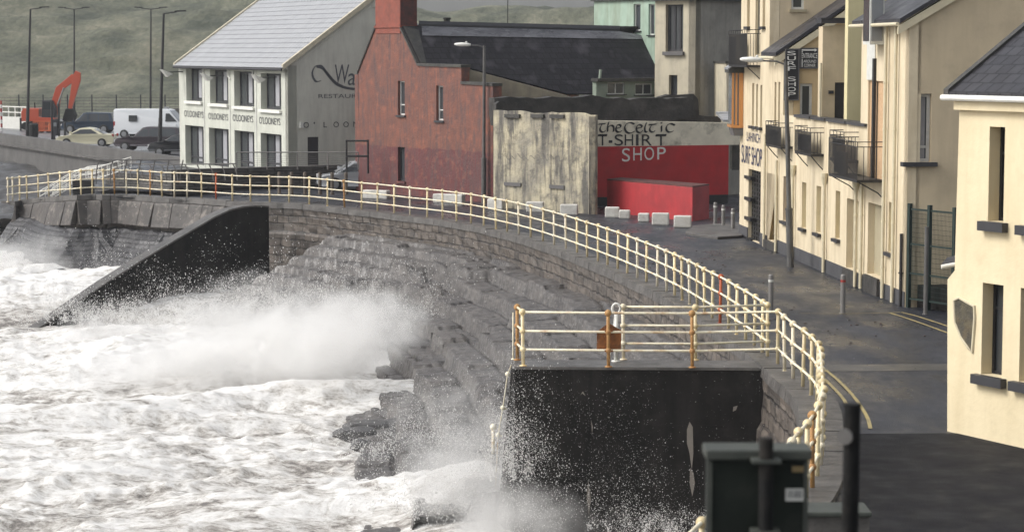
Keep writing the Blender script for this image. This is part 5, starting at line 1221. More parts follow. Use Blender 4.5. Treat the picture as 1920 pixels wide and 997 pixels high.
# orange oriel on the corner
car_paint('oriel_orange', (.55,.24,.07), .5)
q0 = D(1372,235,84.6); q1 = D(1398,235,84.6); ow = q1.x-q0.x+.05; zb_ = D(1385,235,84.6).z; zt2 = D(1385,137,84.6).z
ob = thing('oriel_window', (q0.x,84.6,zb_), 'orange framed oriel window projecting over the street from the surf shop', 'oriel window')
y0_, y1_ = 84.6, 86.2; x0_, x1_ = q0.x, q0.x+ow
for X_ in (x0_, x0_+.13, x0_+.26, x1_-.09):
    MB().box(X_,y0_,zb_,X_+.07,y0_+.07,zt2).build('mullion', 'oriel_orange', ob)
MB().box(x0_+.26,y0_-.02,zb_,x0_+.42,y0_+.05,zt2).build('mullion', 'oriel_orange', ob)
MB().box(x0_+.02,y0_+.03,zb_+.05,x1_-.02,y1_,zt2).build('pane', 'glass_pale', ob)
MB().box(x0_-.02,y0_-.03,zb_-.1,x1_,y1_,zb_).build('sill', 'oriel_orange', ob)
MB().prism([(x0_+.02,y0_,zb_-.102),(x1_,y0_,zb_-.102),(x1_,y0_,zb_-.4),(x0_+.1,y0_,zb_-.4)], (0,1.5,0)).build('underside', 'grey_sill', ob)
MB().prism([(x0_-.14,y0_-.12,zt2),(x1_+.12,y0_-.12,zt2),(x1_+.12,y0_-.12,zt2+.12),(x0_+.32,y0_-.12,zt2+.48),(x0_-.14,y0_-.12,zt2+.12)], (0,1.7,0)).build('roof', 'dark_cap', ob)
P = [(x0_-.16,y0_-.14,zt2+.125),(x0_+.32,y0_-.14,zt2+.49),(x0_+.32,y1_,zt2+.49),(x0_-.16,y1_,zt2+.125)]; MB().prism(P, (0,0,.04)).build('roof_slates', 'pale_slate', ob)

# house 2: strip with the sign gable
ez2 = fp_.uv(1440,93)[1]; ez2b = 6.95
root = thing('sign_house', fp_.p(uB,0), 'ochre gabled house carrying the black surf shop signs', 'house')
rec = fp_.rect(1437.5,326,1458.5,452); sh = fp_.rect(1468.5,331,1478,415); sl2 = [fp_.rect(1452,154,1455.5,257), fp_.rect(1459,154,1462.5,258)]
fwall(root, uB+.003, uC, ez2b, [rec]+sl2)
for h in sl2: slot(root, h, rev=.12)
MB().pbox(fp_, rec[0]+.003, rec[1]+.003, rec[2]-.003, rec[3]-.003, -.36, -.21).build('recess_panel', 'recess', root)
MB().pbox(fp_, rec[0]-.02, -.1, rec[2]+.02, rec[1]-.01, .035, .14).build('stone_step', 'dark_rubble', root)
g2_ = Pl(fp_.p(uC,0), (back.x,back.y)); W2 = 8.0; rz2 = ez2b+W2/2*.68
hw = g2_.rect(1500,157,1523,223)
MB().wall(g2_, [(0.36,0),(W2,0),(W2,ez2b),(W2/2,rz2),(0.36,ez2b+.24)], [hw], .3, .12).build('gable_wall', 'ochre', root)
window(g2_, hw, root, rev=.1, fm='off_white', fw=.09)
for a, b in ((0.0,W2/2),(W2,W2/2)):
    za = ez2b-.3*.68*(1 if a == 0 else 1)
    P = [fp_.p(uB-.0,ez2b-.2,.3), fp_.p(uC+.12,ez2b-.2,.3), fp_.p(uC+.12,rz2,-W2/2), fp_.p(uB-.0,rz2,-W2/2)] if a == 0 else [fp_.p(uB-.0,ez2b,-W2), fp_.p(uC+.12,ez2b,-W2), fp_.p(uC+.12,rz2,-W2/2-.01), fp_.p(uB-.0,rz2,-W2/2-.01)]
    MB().prism([Vector(p)+Vector((0,0,.06)) for p in P], (0,0,.13)).build('roof', 'house_slate', root)
P = [fp_.p(uC+.03,ez2b-.22,.34), fp_.p(uC+.03,rz2-.03,-W2/2), fp_.p(uC+.03,rz2-.28,-W2/2), fp_.p(uC+.03,ez2b-.47,.34)]; MB().prism(P, fp_.U*.1).build('bargeboard', 'pipe_paint', root)
MB().tube([fp_.p(uB,ez2b-.2,.36), fp_.p(uC+.1,ez2b-.2,.36)], .05, 8).build('gutter', 'pipe_paint', root)
# extension blocks on the roof terrace
ce = Pl(D(1541,200,72.5), (back.x,back.y)); e1 = ce.uv(1541,200)[0]; e2 = ce.uv(1588,200)[0]; dr = ce.rect(1565,155,1583,236)
MB().wall(ce, [(e1,4),(e2+.5,4),(e2+.5,ce.uv(1560,44)[1]),(e1,ce.uv(1541,50)[1])], [dr], .6, .1).build('extension', 'beige_gable', root)
MB().pbox(ce, *dr, -.098, -.06).build('door', 'dark_frame', root)
P = ce; MB().pbox(ce, e1-.1, ce.uv(1560,44)[1], e2+.6, ce.uv(1560,34)[1], -.6, .2).build('extension_roof', 'house_slate', root)
MB().tube([ce.p(e1-.08,6.6,.1), ce.p(e1-.08,4.2,.1)], .045, 8).build('drainpipe', 'pipe_paint', root); 
MB().pbox(ce, *ce.rect(1553,170,1562,176), .0, .08).build('wall_lamp', 'dark_frame', root)
cl_ = Pl(D(1588,200,70), (back.x,back.y)); MB().wall(cl_, [(cl_.uv(1588,200)[0],3),(cl_.uv(1588,200)[0]+3,3),(cl_.uv(1588,200)[0]+3,9.5),(cl_.uv(1588,200)[0],9.5)], (), .4).build('stair_tower', 'lemon', root)
# signs on the gable
def sign_box(name, label, rect_px, off, txts, pl):
    q = pl.rect(*rect_px); rt = thing(name, pl.p(q[0],q[1],off), label, 'sign'); MB().pbox(pl, *q, .0, off).build('board', 'black_paint', rt)
    mb = MB()
    for a in ((q[0],q[1],q[0]+.035,q[3]),(q[2]-.035,q[1],q[2],q[3]),(q[0]+.036,q[1],q[2]-.036,q[1]+.035),(q[0]+.036,q[3]-.035,q[2]-.036,q[3])): mb.pbox(pl, *a, off-.02, off+.012)
    mb.build('frame', 'grey_sill', rt); mb = MB(); txts(mb, pl, off+.008); mb.build('lettering', 'white_letter', rt)
def t1(mb, pl, off):
    ys = np.linspace(95.5, 172.5, 9)
    for i, ch in enumerate('SURF SHOP'):
        if ch == ' ': continue
        q = pl.rect(1474.5, ys[i]+.6, 1490.5, ys[i]+8.4); text_mesh(mb, ch, pl, q[0], q[1], q[3]-q[1], q[2]-q[0], off)
sign_box('hanging_sign', 'tall black sign reading SURF SHOP down the ochre gable', (1470,91.5,1497,188.5), .14, t1, g2_)
def t2(mb, pl, off):
    for s_, x0, x1, yt, yb in (('ENTRANCE',1502,1531,100,109.5),('AROUND',1505,1529,112.5,118),('CORNER',1506,1528,120,125.5)):
        q = pl.rect(x0,yt,x1,yb); text_mesh(mb, s_, pl, q[0], q[1], q[3]-q[1], q[2]-q[0], off)
    for rc in ((1502,93,1526,95.5),(1502,96,1504,99),(1502,111,1503.5,126)): mb.pbox(pl, *pl.rect(*rc), off-.003, off)
    a = [pl.uv(*q_) for q_ in ((1526,91),(1531,94.3),(1526,97.6))]; mb.prism([pl.p(u_,v_,off) for u_,v_ in a], pl.n*.004)
sign_box('direction_sign', 'small black sign with an arrow reading ENTRANCE AROUND CORNER', (1499,90,1533,129), .1, t2, g2_)

# house 3: low block with roof terrace
root = thing('terrace_house', fp_.p(uC,0), 'low yellow block with a roof terrace and narrow slot windows', 'house')
pz = 4.78
sl3 = [fp_.rect(1503.5,342,1511.5,428), fp_.rect(1530.5,349,1539,437), fp_.rect(1566.5,358,1575,448)]
rc3 = [fp_.rect(1587,374,1609.5,506)]
bdoor = [fp_.rect(1519,262,1543,284)]
fwall(root, uC+.003, uD, pz, sl3+rc3+[sh])
for h in sl3: slot(root, h, gm='lemon')
slot(root, sh, gm='chimney_dark')
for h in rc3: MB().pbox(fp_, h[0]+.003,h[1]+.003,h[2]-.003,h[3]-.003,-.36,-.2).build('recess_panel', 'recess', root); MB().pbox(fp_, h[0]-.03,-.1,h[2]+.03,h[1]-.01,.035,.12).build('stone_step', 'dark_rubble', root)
mb = MB()
for x0, x1 in ((1492,1521),(1523,1549),(1552,1588),(1590,1626)): mb.pbox(fp_, U(x0,235), pz+.002, U(x1,238), pz+.09, -.4, .08)
mb.build('coping', 'dark_lead', root)
P = [fp_.p(uC,pz-1.0,-.36), fp_.p(uD,pz-1.0,-.36), fp_.p(uD,pz-1.0,-8), fp_.p(uC,pz-1.0,-8)]; MB().prism(P, (0,0,.1)).build('roof_deck', 'plinth', root)
MB().pbox(fp_, uC,0,uD,pz,-8.3,-8).build('back_wall', 'beige_gable', root)
for q in ((1458,229,1487,272),(1514,238,1545,286),(1581,246,1610,298)):
    balcony(root, *q, .42)
    a = fp_.rect(q[0]+4,q[1]+14,q[2]-4,q[3]-3); MB().pbox(fp_, *a, .35,.38).build('balcony_screen', 'black_iron', root)
pipe(root, 1490, 316, 503, True); pipe(root, 1549, 331, 526, True); pipe(root, 1459, 300, 493); pipe(root, 1437, 250, 470)
pipe(root, 1611, 343, 551, True, .14); pipe(root, 1619, 330, 551, False, .1)

# house 4: near house with big blank gable
ez4 = fp_.uv(1690,38)[1]
root = thing('end_house', fp_.p(uE_,0), 'large beige gable-ended house nearest the street with a boarded opening', 'house')
rc4 = [fp_.rect(1627,382,1652,518), fp_.rect(1666,379,1676,474)]
bd = fp_.rect(1627,152,1656,338)
fwall(root, uD+.003, uE_, ez4, rc4+[bd])
MB().pbox(fp_, rc4[0][0]+.003,rc4[0][1]+.003,rc4[0][2]-.003,rc4[0][3]-.003,-.36,-.2).build('recess_panel', 'recess', root); MB().pbox(fp_, rc4[0][0]-.03,-.1,rc4[0][2]+.03,rc4[0][1]-.01,.035,.12).build('stone_step', 'dark_rubble', root)
slot(root, rc4[1], gm='lemon')
pmat('osb', (.55,.37,.22), (.45,.29,.16), scale=14, rough=.7, bump=.1)
MB().pbox(fp_, *bd, -.2, -.06).build('boarding', 'osb', root)
q = fp_.rect(1639,110,1642,340); MB().pbox(fp_, *q, .0, .08).build('black_pole', 'black_iron', root)
MB().pbox(fp_, *fp_.rect(1627,76,1642,150), .002, .03).build('white_panel', 'off_white', root)
balcony(root, 1600, 262, 1656, 331, .75)
mb = MB(); mb.pbox(fp_, *fp_.rect(1604,284,1628,325), .6, .66); mb.build('balcony_screen', 'black_iron', root)
for x, yt, yb in ((1660,50,568),(1678.5,50,575)): pipe(root, x, yt, yb, False, .1)
# small oriel
q = fp_.rect(1646,-20,1659,84); w_ = MB().pbox(fp_, *q, .01, .42).build('oriel', 'off_white', root)
orp = Pl(fp_.p(q[2],0,0), (fp_.n.x,fp_.n.y)); MB().pbox(orp, .06, q[1]+.1, .38, q[3], .0, .02).build('pane', 'glass_pale', w_); MB().pbox(fp_, q[0]+.08, q[1]+.1, q[2]-.08, q[3]-.1, .42, .44).build('pane', 'glass', w_)
g4 = Pl(fp_.p(uE_,0), (back.x,back.y)); W4 = 9.0; rz4 = ez4+W4/2*.6
hw = g4.rect(1703,176,1746,304)
zc = 1.2
MB().wall(g4, [(0.0,-.2),(W4,-.2),(W4,ez4),(W4/2,rz4),(0.0,ez4)], [hw], .35, .25).build('gable_wall', 'beige_gable', root)
window(g4, hw, root, rev=.2, fm='white_frame', fw=.09, bars_v=(.38,), bars_h=(.22,), sill='dark_sill', sill_h=.12, sill_out=.14, sill_over=.16)
c_ = MB(); c_.pbox(g4, hw[0]+(hw[2]-hw[0])*.44, hw[1]+.1, hw[2]-.12, hw[3]-.1, -.212, -.207); c_.build('curtain', 'curtain', root)
MB().pbox(g4, 0.0, .0, .0+.001+.25, ez4, .002, .02).build('quoin', 'yellow_wall', root)
P = [fp_.p(uD,ez4-.15,.3), fp_.p(uE_+.15,ez4-.15,.3), fp_.p(uE_+.15,rz4,-W4/2), fp_.p(uD,rz4,-W4/2)]; MB().prism([p+Vector((0,0,.05)) for p in P], (0,0,.13)).build('roof', 'house_slate', root)
P = [fp_.p(uD,ez4,-W4), fp_.p(uE_+.15,ez4,-W4), fp_.p(uE_+.15,rz4,-W4/2-.01), fp_.p(uD,rz4,-W4/2-.01)]; MB().prism([p+Vector((0,0,.05)) for p in P], (0,0,.13)).build('roof', 'house_slate', root)
P = [fp_.p(uE_+.03,ez4-.17,.34), fp_.p(uE_+.03,rz4-.03,-W4/2), fp_.p(uE_+.03,rz4-.25,-W4/2), fp_.p(uE_+.03,ez4-.4,.34)]; MB().prism(P, fp_.U*.1).build('bargeboard', 'pipe_paint', root)
MB().tube([fp_.p(uD,ez4-.12,.36), fp_.p(uE_+.1,ez4-.12,.36)], .05, 8).build('gutter', 'pipe_paint', root)
MB().pbox(fp_, uD,0,uE_,ez4,-W4-.3,-W4).build('back_wall', 'beige_gable', root)

# green mesh fence gate beside it
flat('fence_green', (.008,.022,.018), .45)
gf0, gf1 = G(1703,576), G(1793,590); gfp = Pl(gf0, (gf1-gf0)); Lg = (gf1-gf0).length; zg = gfp.uv(1703,381)[1]
root = thing('green_gate', gf0, 'dark green mesh fence gate against the beige gable', 'gate')
um = gfp.uv(1742,480)[0]; ul = gfp.uv(1789,480)[0]
for u in (0, um, ul): MB().pbox(gfp, u-.05, 0, u+.05, zg, -.05, .05).build('post', 'fence_green', root)
for a, b in ((.05,um-.05),(um+.05,ul-.05)):
    f_ = MB()
    for v in (.25, .95, 1.75, zg-.15): f_.pbox(gfp, a, v-.025, b, v+.025, -.02, .02)
    p_ = f_.build('panel', 'fence_green', root); mb = MB()
    for v in np.arange(.25, zg-.1, .13): mb.pbox(gfp, a, v-.004, b, v+.004, -.008, 0)
    for u in np.arange(a, b, .055): mb.pbox(gfp, u-.003, .25, u+.003, zg-.15, .0, .006)
    mb.build('mesh', 'fence_green', p_)
root = thing('stone_yard_wall', G(1700,577), 'dark wall base below the green mesh fence', 'wall'); MB().pbox(gfp, 0, -.1, ul+.6, .62, -1.0, -.25).build('masonry', 'black_wall', root)
for x, yb, yt, lab, mt in ((1688,574,438,'thin dark pole beside the corner of the beige house','black_iron'),(1735,589,425,'grey metal pole in front of the green mesh fence','galv')):
    p = G(x,yb); h_ = D(x,yt,p.y).z; root = thing('pole', p, lab, 'pole'); mb = MB(); mb.tube([p, p+Vector((0,0,h_))], .045 if x < 1700 else .06, 10); mb.lathe([(.09,0),(.09,.02)], p, 10); mb.lathe([(.07,h_*.45),(.07,h_*.47)], p, 10); mb.build('post', mt, root)

# ---- near cottage
ca = G(1776.5,808); cp = Pl(ca, (.48,-.877))
pmat('cottage_cream', (.72,.62,.42), (.66,.56,.37), scale=.6, rough=.65, bump=.18, streak=.35, streakc=(.50,.40,.23), sscale=1.3, spots=.12, spotc=(.35,.29,.17), spscale=2.5)
ge_ = cp.uv(1799,206)[1]
o_ = PP(cp, [(1776.5,560),(1776.5,524),(1790,507),(1793,400),(1799,206)]); u9 = cp.uv(1920,500)[0]+2.2
out = [(0,-.25)]+o_+[(u9,ge_),(u9,-.25)]
hs_ = [cp.rect(1854,238,1883,416), cp.rect(1841,532,1880,705), (cp.rect(1912,548,1955,722)[0],cp.rect(1841,532,1880,705)[1],cp.rect(1912,548,1955,722)[2],cp.rect(1841,532,1880,705)[3]), cp.rect(1925,246,1955,424)]
root = thing('cottage', ca, 'cream cottage with a slate roof and a bare stone patch at the right', 'house')
MB().wall(cp, out, hs_, .45, .32).build('wall', 'cottage_cream', root)
for h in hs_:
    window(cp, h, root, rev=.28, fm='black_paint', gm='glass', fw=.06, bars_h=(.72,), sill='dark_sill', sill_h=.17, sill_out=.14, sill_over=.13)
pmat('bare_stone', (.11,.095,.06), (.06,.055,.045), scale=4, rough=.8, bump=.8, bscale=9, spots=.4, spotc=(.18,.12,.05))
pt = PP(cp, [(1790,563),(1800,558),(1828,574),(1829,596),(1824,661),(1817,652),(1803,632),(1792,604)])
cx_ = sum(p[0] for p in pt)/len(pt); cy_ = sum(p[1] for p in pt)/len(pt)
MB().prism([cp.p(a,b,.012) for a,b in pt], cp.n*.01).build('bare_stone', 'bare_stone', root)
mb = MB(); mb.tube([cp.p(a,b,.015) for a,b in pt+[pt[0]]], .028, 6, False); mb.build('patch_rim', 'pipe_paint', root)
# eaves, roof
inw = -cp.n; us = o_[-1][0]
MB().pbox(cp, us-.02, ge_-.0+.003, u9, ge_+.16, -.4, .12).build('soffit', 'cottage_cream', root)
MB().tube([cp.p(us-.25,ge_+.22,.2), cp.p(u9,ge_+.22,.2)], .055, 10).build('gutter', 'white_paint', root)
slate_mat('cottage_slate', (.045,.044,.050), (.030,.029,.034), .30, ((cp.U.x,cp.U.y,0),(inw.x*1.0,inw.y*1.0,.7)), rough=.3, wet=.3, row=.36, mortar=.02)
za = ge_+.24; sl5 = .66; dp = 4.2
P = [cp.p(us-.2,za,.16), cp.p(u9,za,.16), cp.p(u9,za+dp*sl5,.16-dp), cp.p(us-.2,za+dp*sl5,.16-dp)]; MB().prism(P, (0,0,.08)).build('roof', 'cottage_slate', root)
P = [cp.p(us-.2,za,.16-2*dp), cp.p(u9,za,.16-2*dp), cp.p(u9,za+dp*sl5,.155-dp), cp.p(us-.2,za+dp*sl5,.155-dp)]; MB().prism(P, (0,0,.08)).build('roof', 'cottage_slate', root)
P = [cp.p(us-.24,za-.0,.18), cp.p(us-.24,za+dp*sl5+.0,.16-dp), cp.p(us-.24,za+dp*sl5+.13,.16-dp), cp.p(us-.24,za+.13,.18)]; MB().prism(P, cp.U*.13).build('verge', 'dark_cap', root)
ew = Pl(cp.p(us,0,-.451), (inw.x,inw.y)); MB().wall(ew, [(0,-.2),(2*dp-.5,-.2),(2*dp-.5,za-.05),(dp-.45,za+dp*sl5-.35),(0,za-.05)], (), .3).build('gable_wall', 'cottage_cream', root)
root = thing('porch_roof', D(1778,498,44), 'little white-edged porch roof jutting from behind the cottage corner', 'porch roof')
P = [D(1766,497,44), D(1795,484,44.6), D(1795,496,43.6), D(1768,503,43.6)]; MB().prism([D(1765,499,43.8), D(1800,492,43.8), D(1800,480,45), D(1776,486,45)], (0,0,.04)).build('roof', 'cottage_slate', root)
MB().tube([D(1765,500.5,43.75), D(1800,494,43.75)], .045, 8).build('gutter', 'white_paint', root)

# ---- road lines
def line_strip(name, pts, w_=.075, z=.012, mat='yellow_line', label=None):
    P = [G(*p) for p in pts]; Q = []
    for i in range(len(P)-1):
        a = P[max(i-1,0)]; b = P[i]; c = P[i+1]; d = P[min(i+2,len(P)-1)]
        for k in range(6):
            t = k/6; Q.append(.5*((2*b)+(c-a)*t+(2*a-5*b+4*c-d)*t*t+(3*b-3*c+d-a)*t**3))
    Q.append(P[-1]); mb = MB(); L0, L1 = [], []
    for i, p in enumerate(Q):
        d = (Q[min(i+1,len(Q)-1)]-Q[max(i-1,0)]).normalized(); n_ = Vector((-d.y,d.x,0)); L0.append(Vector((p.x,p.y,z))+n_*w_*.5); L1.append(Vector((p.x,p.y,z))-n_*w_*.5)
    k = len(Q); mb.add(L0+L1, [(i,i+1,i+1+k,i+k) for i in range(k-1)]); o = mb.build(name, mat); setprop(o, kind='structure')
line_strip('road_marking', [(1548,694),(1570,712),(1595,737),(1614,762),(1627,785),(1632,804)])
line_strip('road_marking', [(1546,711),(1562,727),(1578,744),(1592,765)])
line_strip('road_marking', [(1668,587),(1700,597),(1740,611),(1778,625)])
line_strip('road_marking', [(1690,586),(1715,592),(1750,603),(1780,613)])
line_strip('road_marking', [(1500,588),(1560,588.5),(1620,588),(1690,586)], .05)

# ---- foreground cabinet, pole and pier
pmat('cabinet_green', (.012,.016,.013), (.008,.011,.009), spec=.2, scale=3, rough=.55, bump=.05, spots=.3, spotc=(.06,.06,.05))
pmat('cabinet_edge', (.055,.06,.05), (.035,.04,.034), scale=5, rough=.6, bump=.05); pmat('old_pole', (.010,.010,.010), (.006,.006,.006), spec=.2, scale=4, rough=.6, bump=.1, spots=.3, spotc=(.07,.06,.05))
Y_ = 13.0
a = D(1326,845,Y_); b = D(1520,843,Y_); c = D(1326,1010,Y_)
root = thing('cabinet', (D(1436,997,Y_).x, Y_+.1, 0), 'dark green metal cabinet strapped to a post close to the camera', 'cabinet')
MB().box(a.x+.01,Y_,c.z,b.x-.01,Y_+.22,a.z-.05).build('box', 'cabinet_green', root, bevel=.012)
MB().box(a.x-.01,Y_-.03,a.z-.05,b.x+.01,Y_+.24,a.z+.01).build('lid', 'cabinet_edge', root, bevel=.012)
MB().box(a.x,Y_-.012,c.z,a.x+.03,Y_-.001,a.z-.06).build('edge_strip', 'cabinet_edge', root)
MB().box(b.x-.04,Y_-.012,c.z,b.x-.015,Y_-.001,a.z-.06).build('edge_strip', 'cabinet_edge', root)
s0, s1 = D(1473,915,Y_), D(1508,938,Y_); 
st = MB(); st.box(s0.x,Y_-.008,s1.z,s1.x,Y_-.001,s0.z); so_ = st.build('label_sticker', 'off_white', root)
mb = MB(); r = random.Random(3); x = s0.x+.012
while x < s1.x-.014: w_ = r.uniform(.002,.006); mb.box(x,Y_-.0095,s1.z+.018,x+w_,Y_-.0085,s0.z-.01); x += w_+r.uniform(.003,.009)
mb.build('print', 'dark_letter', so_)
t0_, t1_ = D(1485,873,Y_), D(1513,884,Y_); flat('tan_plate', (.22,.16,.07), .5); MB().box(t0_.x,Y_-.007,t1_.z,t1_.x,Y_-.001,t0_.z).build('name_plate', 'tan_plate', root)
ppx = D(1436,900,Y_-.09); MB().tube([(ppx.x,Y_-.09,0), (ppx.x,Y_-.09,D(1436,815,Y_).z)], .042, 14).build('pole', 'old_pole', root, smooth=False)
for y in (858, 990): z_ = D(1436,y,Y_).z; MB().box(ppx.x-.085,Y_-.14,z_-.012,ppx.x+.085,Y_-.02,z_+.012).build('clamp', 'cabinet_edge', root, bevel=.004)
p = D(1598,756,13.6); root = thing('foreground_pole', (p.x,13.6,0), 'blurred dark pole standing alone close to the camera', 'pole')
MB().tube([(p.x-.02,13.6,0),(p.x,13.6,p.z)], .052, 16).build('post', 'old_pole', root); MB().lathe([(.056,0),(.056,.02)], (p.x,13.6,p.z-.02), 16).build('cap', 'old_pole', root)
mb = MB(); z_ = D(1590,815,13.6).z; mb.lathe([(.05,0),(.05,.02)], (p.x-.045,13.55,z_), 14, (-.6,-1,0)); mb.build('reflector', 'galv', root)
a = D(1523,958,26); b = D(1583,958,26); root = thing('stone_pier', (a.x,26,0), 'low stone pier at the near end of the promenade railing', 'pier')
MB().box(a.x-.2,26,0,b.x+.3,26.5,a.z-.06).build('shaft', 'stone_low', root); MB().box(a.x-.22,25.95,a.z-.06,b.x+.32,26.55,a.z).build('capstone', 'cabinet_edge', root, bevel=.02)
# ================================================================== AIR: spray and haze
def vol_mat(name, dens, aniso=.2, noise=None, col=(1,1,1), shape=None):
    m = bpy.data.materials.new(name); m.use_nodes = True; t = m.node_tree; t.nodes.clear(); N = t.nodes.new; L = t.links.new
    o = N('ShaderNodeOutputMaterial'); v = N('ShaderNodeVolumePrincipled'); L(v.outputs[0], o.inputs['Volume'])
    v.inputs['Color'].default_value = (*col,1); v.inputs['Anisotropy'].default_value = aniso; v.inputs['Density'].default_value = dens
    M[name] = m; return m, t, v
m, t, v = vol_mat('mist', 1, .3, col=(.985,.98,.97)); N = t.nodes.new; L = t.links.new
tc = N('ShaderNodeTexCoord'); ln = N('ShaderNodeVectorMath'); ln.operation = 'LENGTH'
# unit-sphere puff: dense core, ragged edge
L(tc.outputs['Object'], ln.inputs[0])
gm_ = N('ShaderNodeNewGeometry'); nzz = N('ShaderNodeTexNoise'); nzz.inputs['Scale'].default_value = .85; nzz.inputs['Detail'].default_value = 8; nzz.inputs['Roughness'].default_value = .68; nzz.inputs['Distortion'].default_value = .6; L(gm_.outputs['Position'], nzz.inputs['Vector'])
s1_ = N('ShaderNodeMath'); s1_.operation = 'MULTIPLY_ADD'; L(nzz.outputs[0], s1_.inputs[0]); s1_.inputs[1].default_value = 3.8; s1_.inputs[2].default_value = -1.9+.60
s2_ = N('ShaderNodeMath'); s2_.operation = 'SUBTRACT'; L(s1_.outputs[0], s2_.inputs[0]); L(ln.outputs['Value'], s2_.inputs[1])
ma = N('ShaderNodeMapRange'); ma.inputs[1].default_value = -.25; ma.inputs[2].default_value = .65; ma.inputs[4].default_value = 1.0; L(s2_.outputs[0], ma.inputs[0])
fo = N('ShaderNodeMapRange'); fo.inputs[1].default_value = 1.0; fo.inputs[2].default_value = .7; L(ln.outputs['Value'], fo.inputs[0])
oi = N('ShaderNodeObjectInfo'); mu = N('ShaderNodeMath'); mu.operation = 'MULTIPLY'; L(ma.outputs[0], mu.inputs[0]); L(fo.outputs[0], mu.inputs[1])
sc2 = N('ShaderNodeSeparateColor'); L(oi.outputs['Color'], sc2.inputs[0]); m2 = N('ShaderNodeMath'); m2.operation = 'MULTIPLY'; L(mu.outputs[0], m2.inputs[0]); L(sc2.outputs[0], m2.inputs[1])
L(m2.outputs[0], v.inputs['Density'])
m.cycles.volume_step_rate = 1.0 if hasattr(m, 'cycles') and hasattr(m.cycles, 'volume_step_rate') else 1.0
def puff(px, py, z, rx, ry, rz, dens, rot=0):
    import bmesh
    bm = bmesh.new(); bmesh.ops.create_icosphere(bm, subdivisions=2, radius=1.08); me = bpy.data.meshes.new('spray'); bm.to_mesh(me); bm.free(); me.materials.append(M['mist'])
    o = bpy.data.objects.new('spray_mist', me); COL.objects.link(o); c = G(px, py, z); o.location = c; o.scale = (rx,ry,rz); o.rotation_euler = (0, rot, 0); o.color = (dens,0,0,1)
    setprop(o, kind='stuff', label='white mist of spray hanging over the breaking wave', cat='spray'); return o
puff(560,650,-2.6, 4.8,2.6,1.9, 1.6, -.25)
puff(640,640,-2.0, 3.2,2.2,1.5, 1.0, -.3)
puff(420,600,-2.8, 4.0,2.2,1.0, .8, .1)
puff(330,680,-3.1, 4.6,2.4,1.3, 1.1, -.2)
puff(650,600,-2.2, 3.8,2.4,1.4, .45)
puff(480,560,-2.4, 4.2,2.5,1.3, .18)
puff(880,900,-2.8, 2.2,2.0,1.5, .9, .2)
puff(1150,985,-3.6, 3.6,1.0,1.1, .8)
puff(960,985,-3.2, 2.0,1.6,1.1, 1.0)
puff(840,770,-3.2, 2.3,2.2,1.1, .22)
puff(40,490,-3.0, 6.0,4.0,1.5, .55)
puff(230,620,-3.2, 3.6,2.2,.9, .7)
puff(730,610,-2.4, 2.6,2.2,1.4, .16)
puff(870,830,-2.8, 1.9,2.0,1.5, .35)
puff(900,700,-2.2, 2.0,2.4,1.4, .05)

# droplets: clouds of tiny beads thrown up by the breaking water
def drops(spec, name, label, seed):
    rng = np.random.default_rng(seed); C = []; S = []
    for (px, py, z, rx, ry, rz, n, s0, s1) in spec:
        c = G(px, py, z); g = rng.normal(size=(n,3))*np.array([rx,ry,rz])*.5
        k = fbm(g[:,0]*1.3+50, g[:,2]*1.3+50, 3, seed); keep = rng.random(n) < np.clip((k-.3)*3, .05, 1)
        p = np.array([c.x,c.y,c.z])+g; p = p[keep & (p[:,2] > -4.2)]; C.append(p); S.append(s0+(s1-s0)*rng.random(len(p))**4)
    C = np.concatenate(C); S = np.concatenate(S); B = np.array([[1,0,0],[-1,0,0],[0,1,0],[0,-1,0],[0,0,1],[0,0,-1]])*1.0
    T_ = np.array([[0,2,4],[2,1,4],[1,3,4],[3,0,4],[2,0,5],[1,2,5],[3,1,5],[0,3,5]])
    V = (C[:,None,:]+B[None]*S[:,None,None]*np.array([1,1,1.5])).reshape(-1,3); F = (T_[None]+(np.arange(len(C))*6)[:,None,None]).reshape(-1,3)
    return setprop(npmesh(name, V, F, 'foam_drop', False), label, 'spray', None, 'stuff')
flat('foam_drop', (.82,.81,.79), .5)
jx = [(1010,860,-2.6, 3.2,.5,3.0, 9000,.005,.018),(1060,960,-3.2,4.0,.6,2.2,9000,.005,.016),(1250,990,-3.3,4.5,.6,2.0,7000,.005,.016),(1200,800,-2.0,6.5,.5,4.0,4000,.004,.011)]
jx2 = []
for (px,py,z,*r_) in jx: jx2.append((px,py,z,*r_))
def drops_at(spec, *a):      # given by distance instead of height
    out = []
    for (px,py,Y,rx,ry,rz,n,s0,s1) in spec: p = D(px,py,Y); out.append((p, rx,ry,rz,n,s0,s1))
    rng = np.random.default_rng(5); C = []; S = []
    for p, rx,ry,rz,n,s0,s1 in out:
        g = rng.normal(size=(n,3))*np.array([rx,ry,rz])*.5; k = fbm(g[:,0]*1.1+50, g[:,2]*1.1+50, 3, 4); keep = rng.random(n) < np.clip((k-.3)*3, .05, 1)
        q = np.array([p.x,p.y,p.z])+g; q = q[keep & (q[:,2] > -4.3)]; C.append(q); S.append(s0+(s1-s0)*rng.random(len(q))**5)
    return np.concatenate(C), np.concatenate(S)
def build_drops(C, S, name, label):
    B = np.array([[1,0,0],[-1,0,0],[0,1,0],[0,-1,0],[0,0,1],[0,0,-1]])*1.0; T_ = np.array([[0,2,4],[2,1,4],[1,3,4],[3,0,4],[2,0,5],[1,2,5],[3,1,5],[0,3,5]])
    V = (C[:,None,:]+B[None]*S[:,None,None]*np.array([1,1,1.5])).reshape(-1,3); F = (T_[None]+(np.arange(len(C))*6)[:,None,None]).reshape(-1,3)
    return setprop(npmesh(name, V, F, 'foam_drop', False), label, 'spray', None, 'stuff')
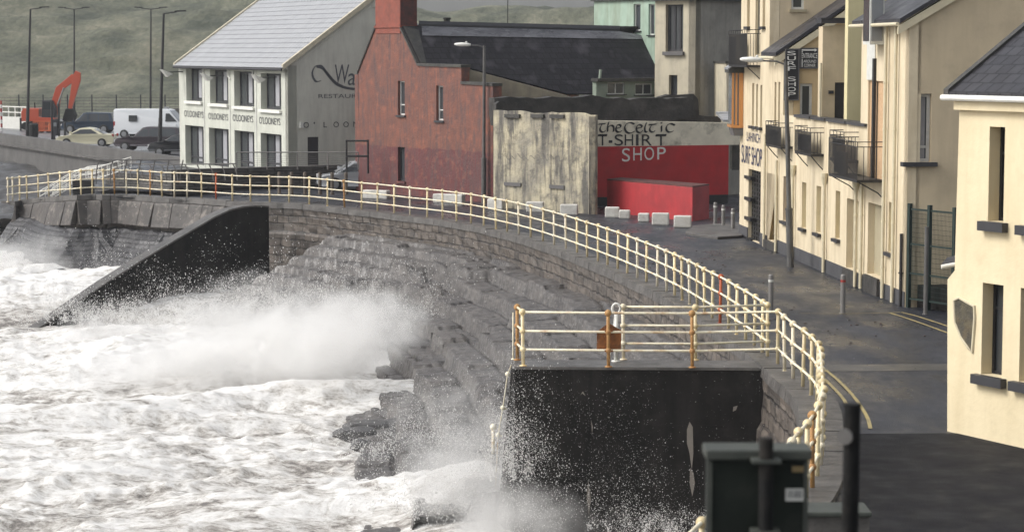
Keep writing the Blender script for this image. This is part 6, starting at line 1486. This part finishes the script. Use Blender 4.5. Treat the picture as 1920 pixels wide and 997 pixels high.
C, S = drops_at([(1000,840,48.3,1.3,.6,2.2,9000,.003,.012),(1010,960,48.0,2.0,.8,1.6,9000,.003,.011),(1230,1000,48.0,3.6,.7,1.6,14000,.003,.011),(1200,850,48.4,5.0,.5,3.0,9000,.002,.007),(900,930,50,1.6,2,1.8,16000,.004,.014),(955,800,48.8,.7,.8,2.4,5000,.003,.010)])
build_drops(C, S, 'spray_droplets', 'fine white droplets thrown up against the black jetty wall')
def splash(origins, seed):
    rng = np.random.default_rng(seed); C = []; S = []
    for (px, py, Y, w_, h_, nj, lean, s1) in origins:
        p = D(px, py, Y)
        for j in range(nj):
            o_ = np.array([p.x+rng.normal()*w_*.5, p.y+rng.normal()*w_*.25, p.z]); L_ = h_*rng.uniform(.25,1)**1.3; n = int(60+90*rng.random()*L_)
            t_ = rng.random(n)**.7; vx = lean+rng.normal()*.45; vy = rng.normal()*.2
            q = o_+np.stack([vx*L_*t_*.6, vy*L_*t_, L_*t_*(1-.25*t_)], 1)+rng.normal(size=(n,3))*(.02+.10*t_*L_**.5)[:,None]
            C.append(q); S.append(.0035+(s1*(1-.5*t_))*rng.random(n)**5)
    return np.concatenate(C), np.concatenate(S)
C, S = splash([(180,600,91,3.2,1.2,120,.2,.03),(560,640,84,7,2.6,260,.3,.026),(690,660,80,2.5,2.6,120,.5,.024),(430,610,88,5,1.6,150,.1,.026),(330,700,80,5,1.0,120,0,.028),(860,960,51,2.2,1.5,160,.2,.018),(955,900,49,.8,2.2,70,-.1,.015),(790,860,60,2.5,1.2,100,.3,.02),(1250,1000,48,3,.8,80,.2,.014)], 9)
build_drops(C, S, 'splash_droplets', 'jets of white water thrown up where the wave breaks on the walls')
C, S = drops_at([(560,620,86,6.5,3,1.9,24000,.006,.022),(640,680,80,4,3,2.0,16000,.006,.020),(420,600,88,6,2,1.2,14000,.006,.022),(480,580,90,5,2,2.2,12000,.005,.018),(330,690,82,5,2,1.0,12000,.006,.022),(700,640,83,3.5,2.5,2.5,10000,.005,.015),(150,575,92,2.0,1.0,1.0,6000,.006,.025),(60,490,103,6,2,1.6,9000,.006,.02),(520,580,83,7,1.5,2.0,26000,.006,.020),(640,600,80,4,1.5,2.2,20000,.006,.020),(850,820,56,2.4,1.5,1.8,14000,.004,.014)])
build_drops(C, S, 'wave_droplets', 'droplets and spume flying off the breaking wave in the bay')
# haze over the whole place
m, t, v = vol_mat('haze_air', .0002, .2, col=(.93,.96,1.0))
o = MB().box(-600,-60,-8,600,1200,46).build('haze', 'haze_air'); setprop(o, kind='stuff')
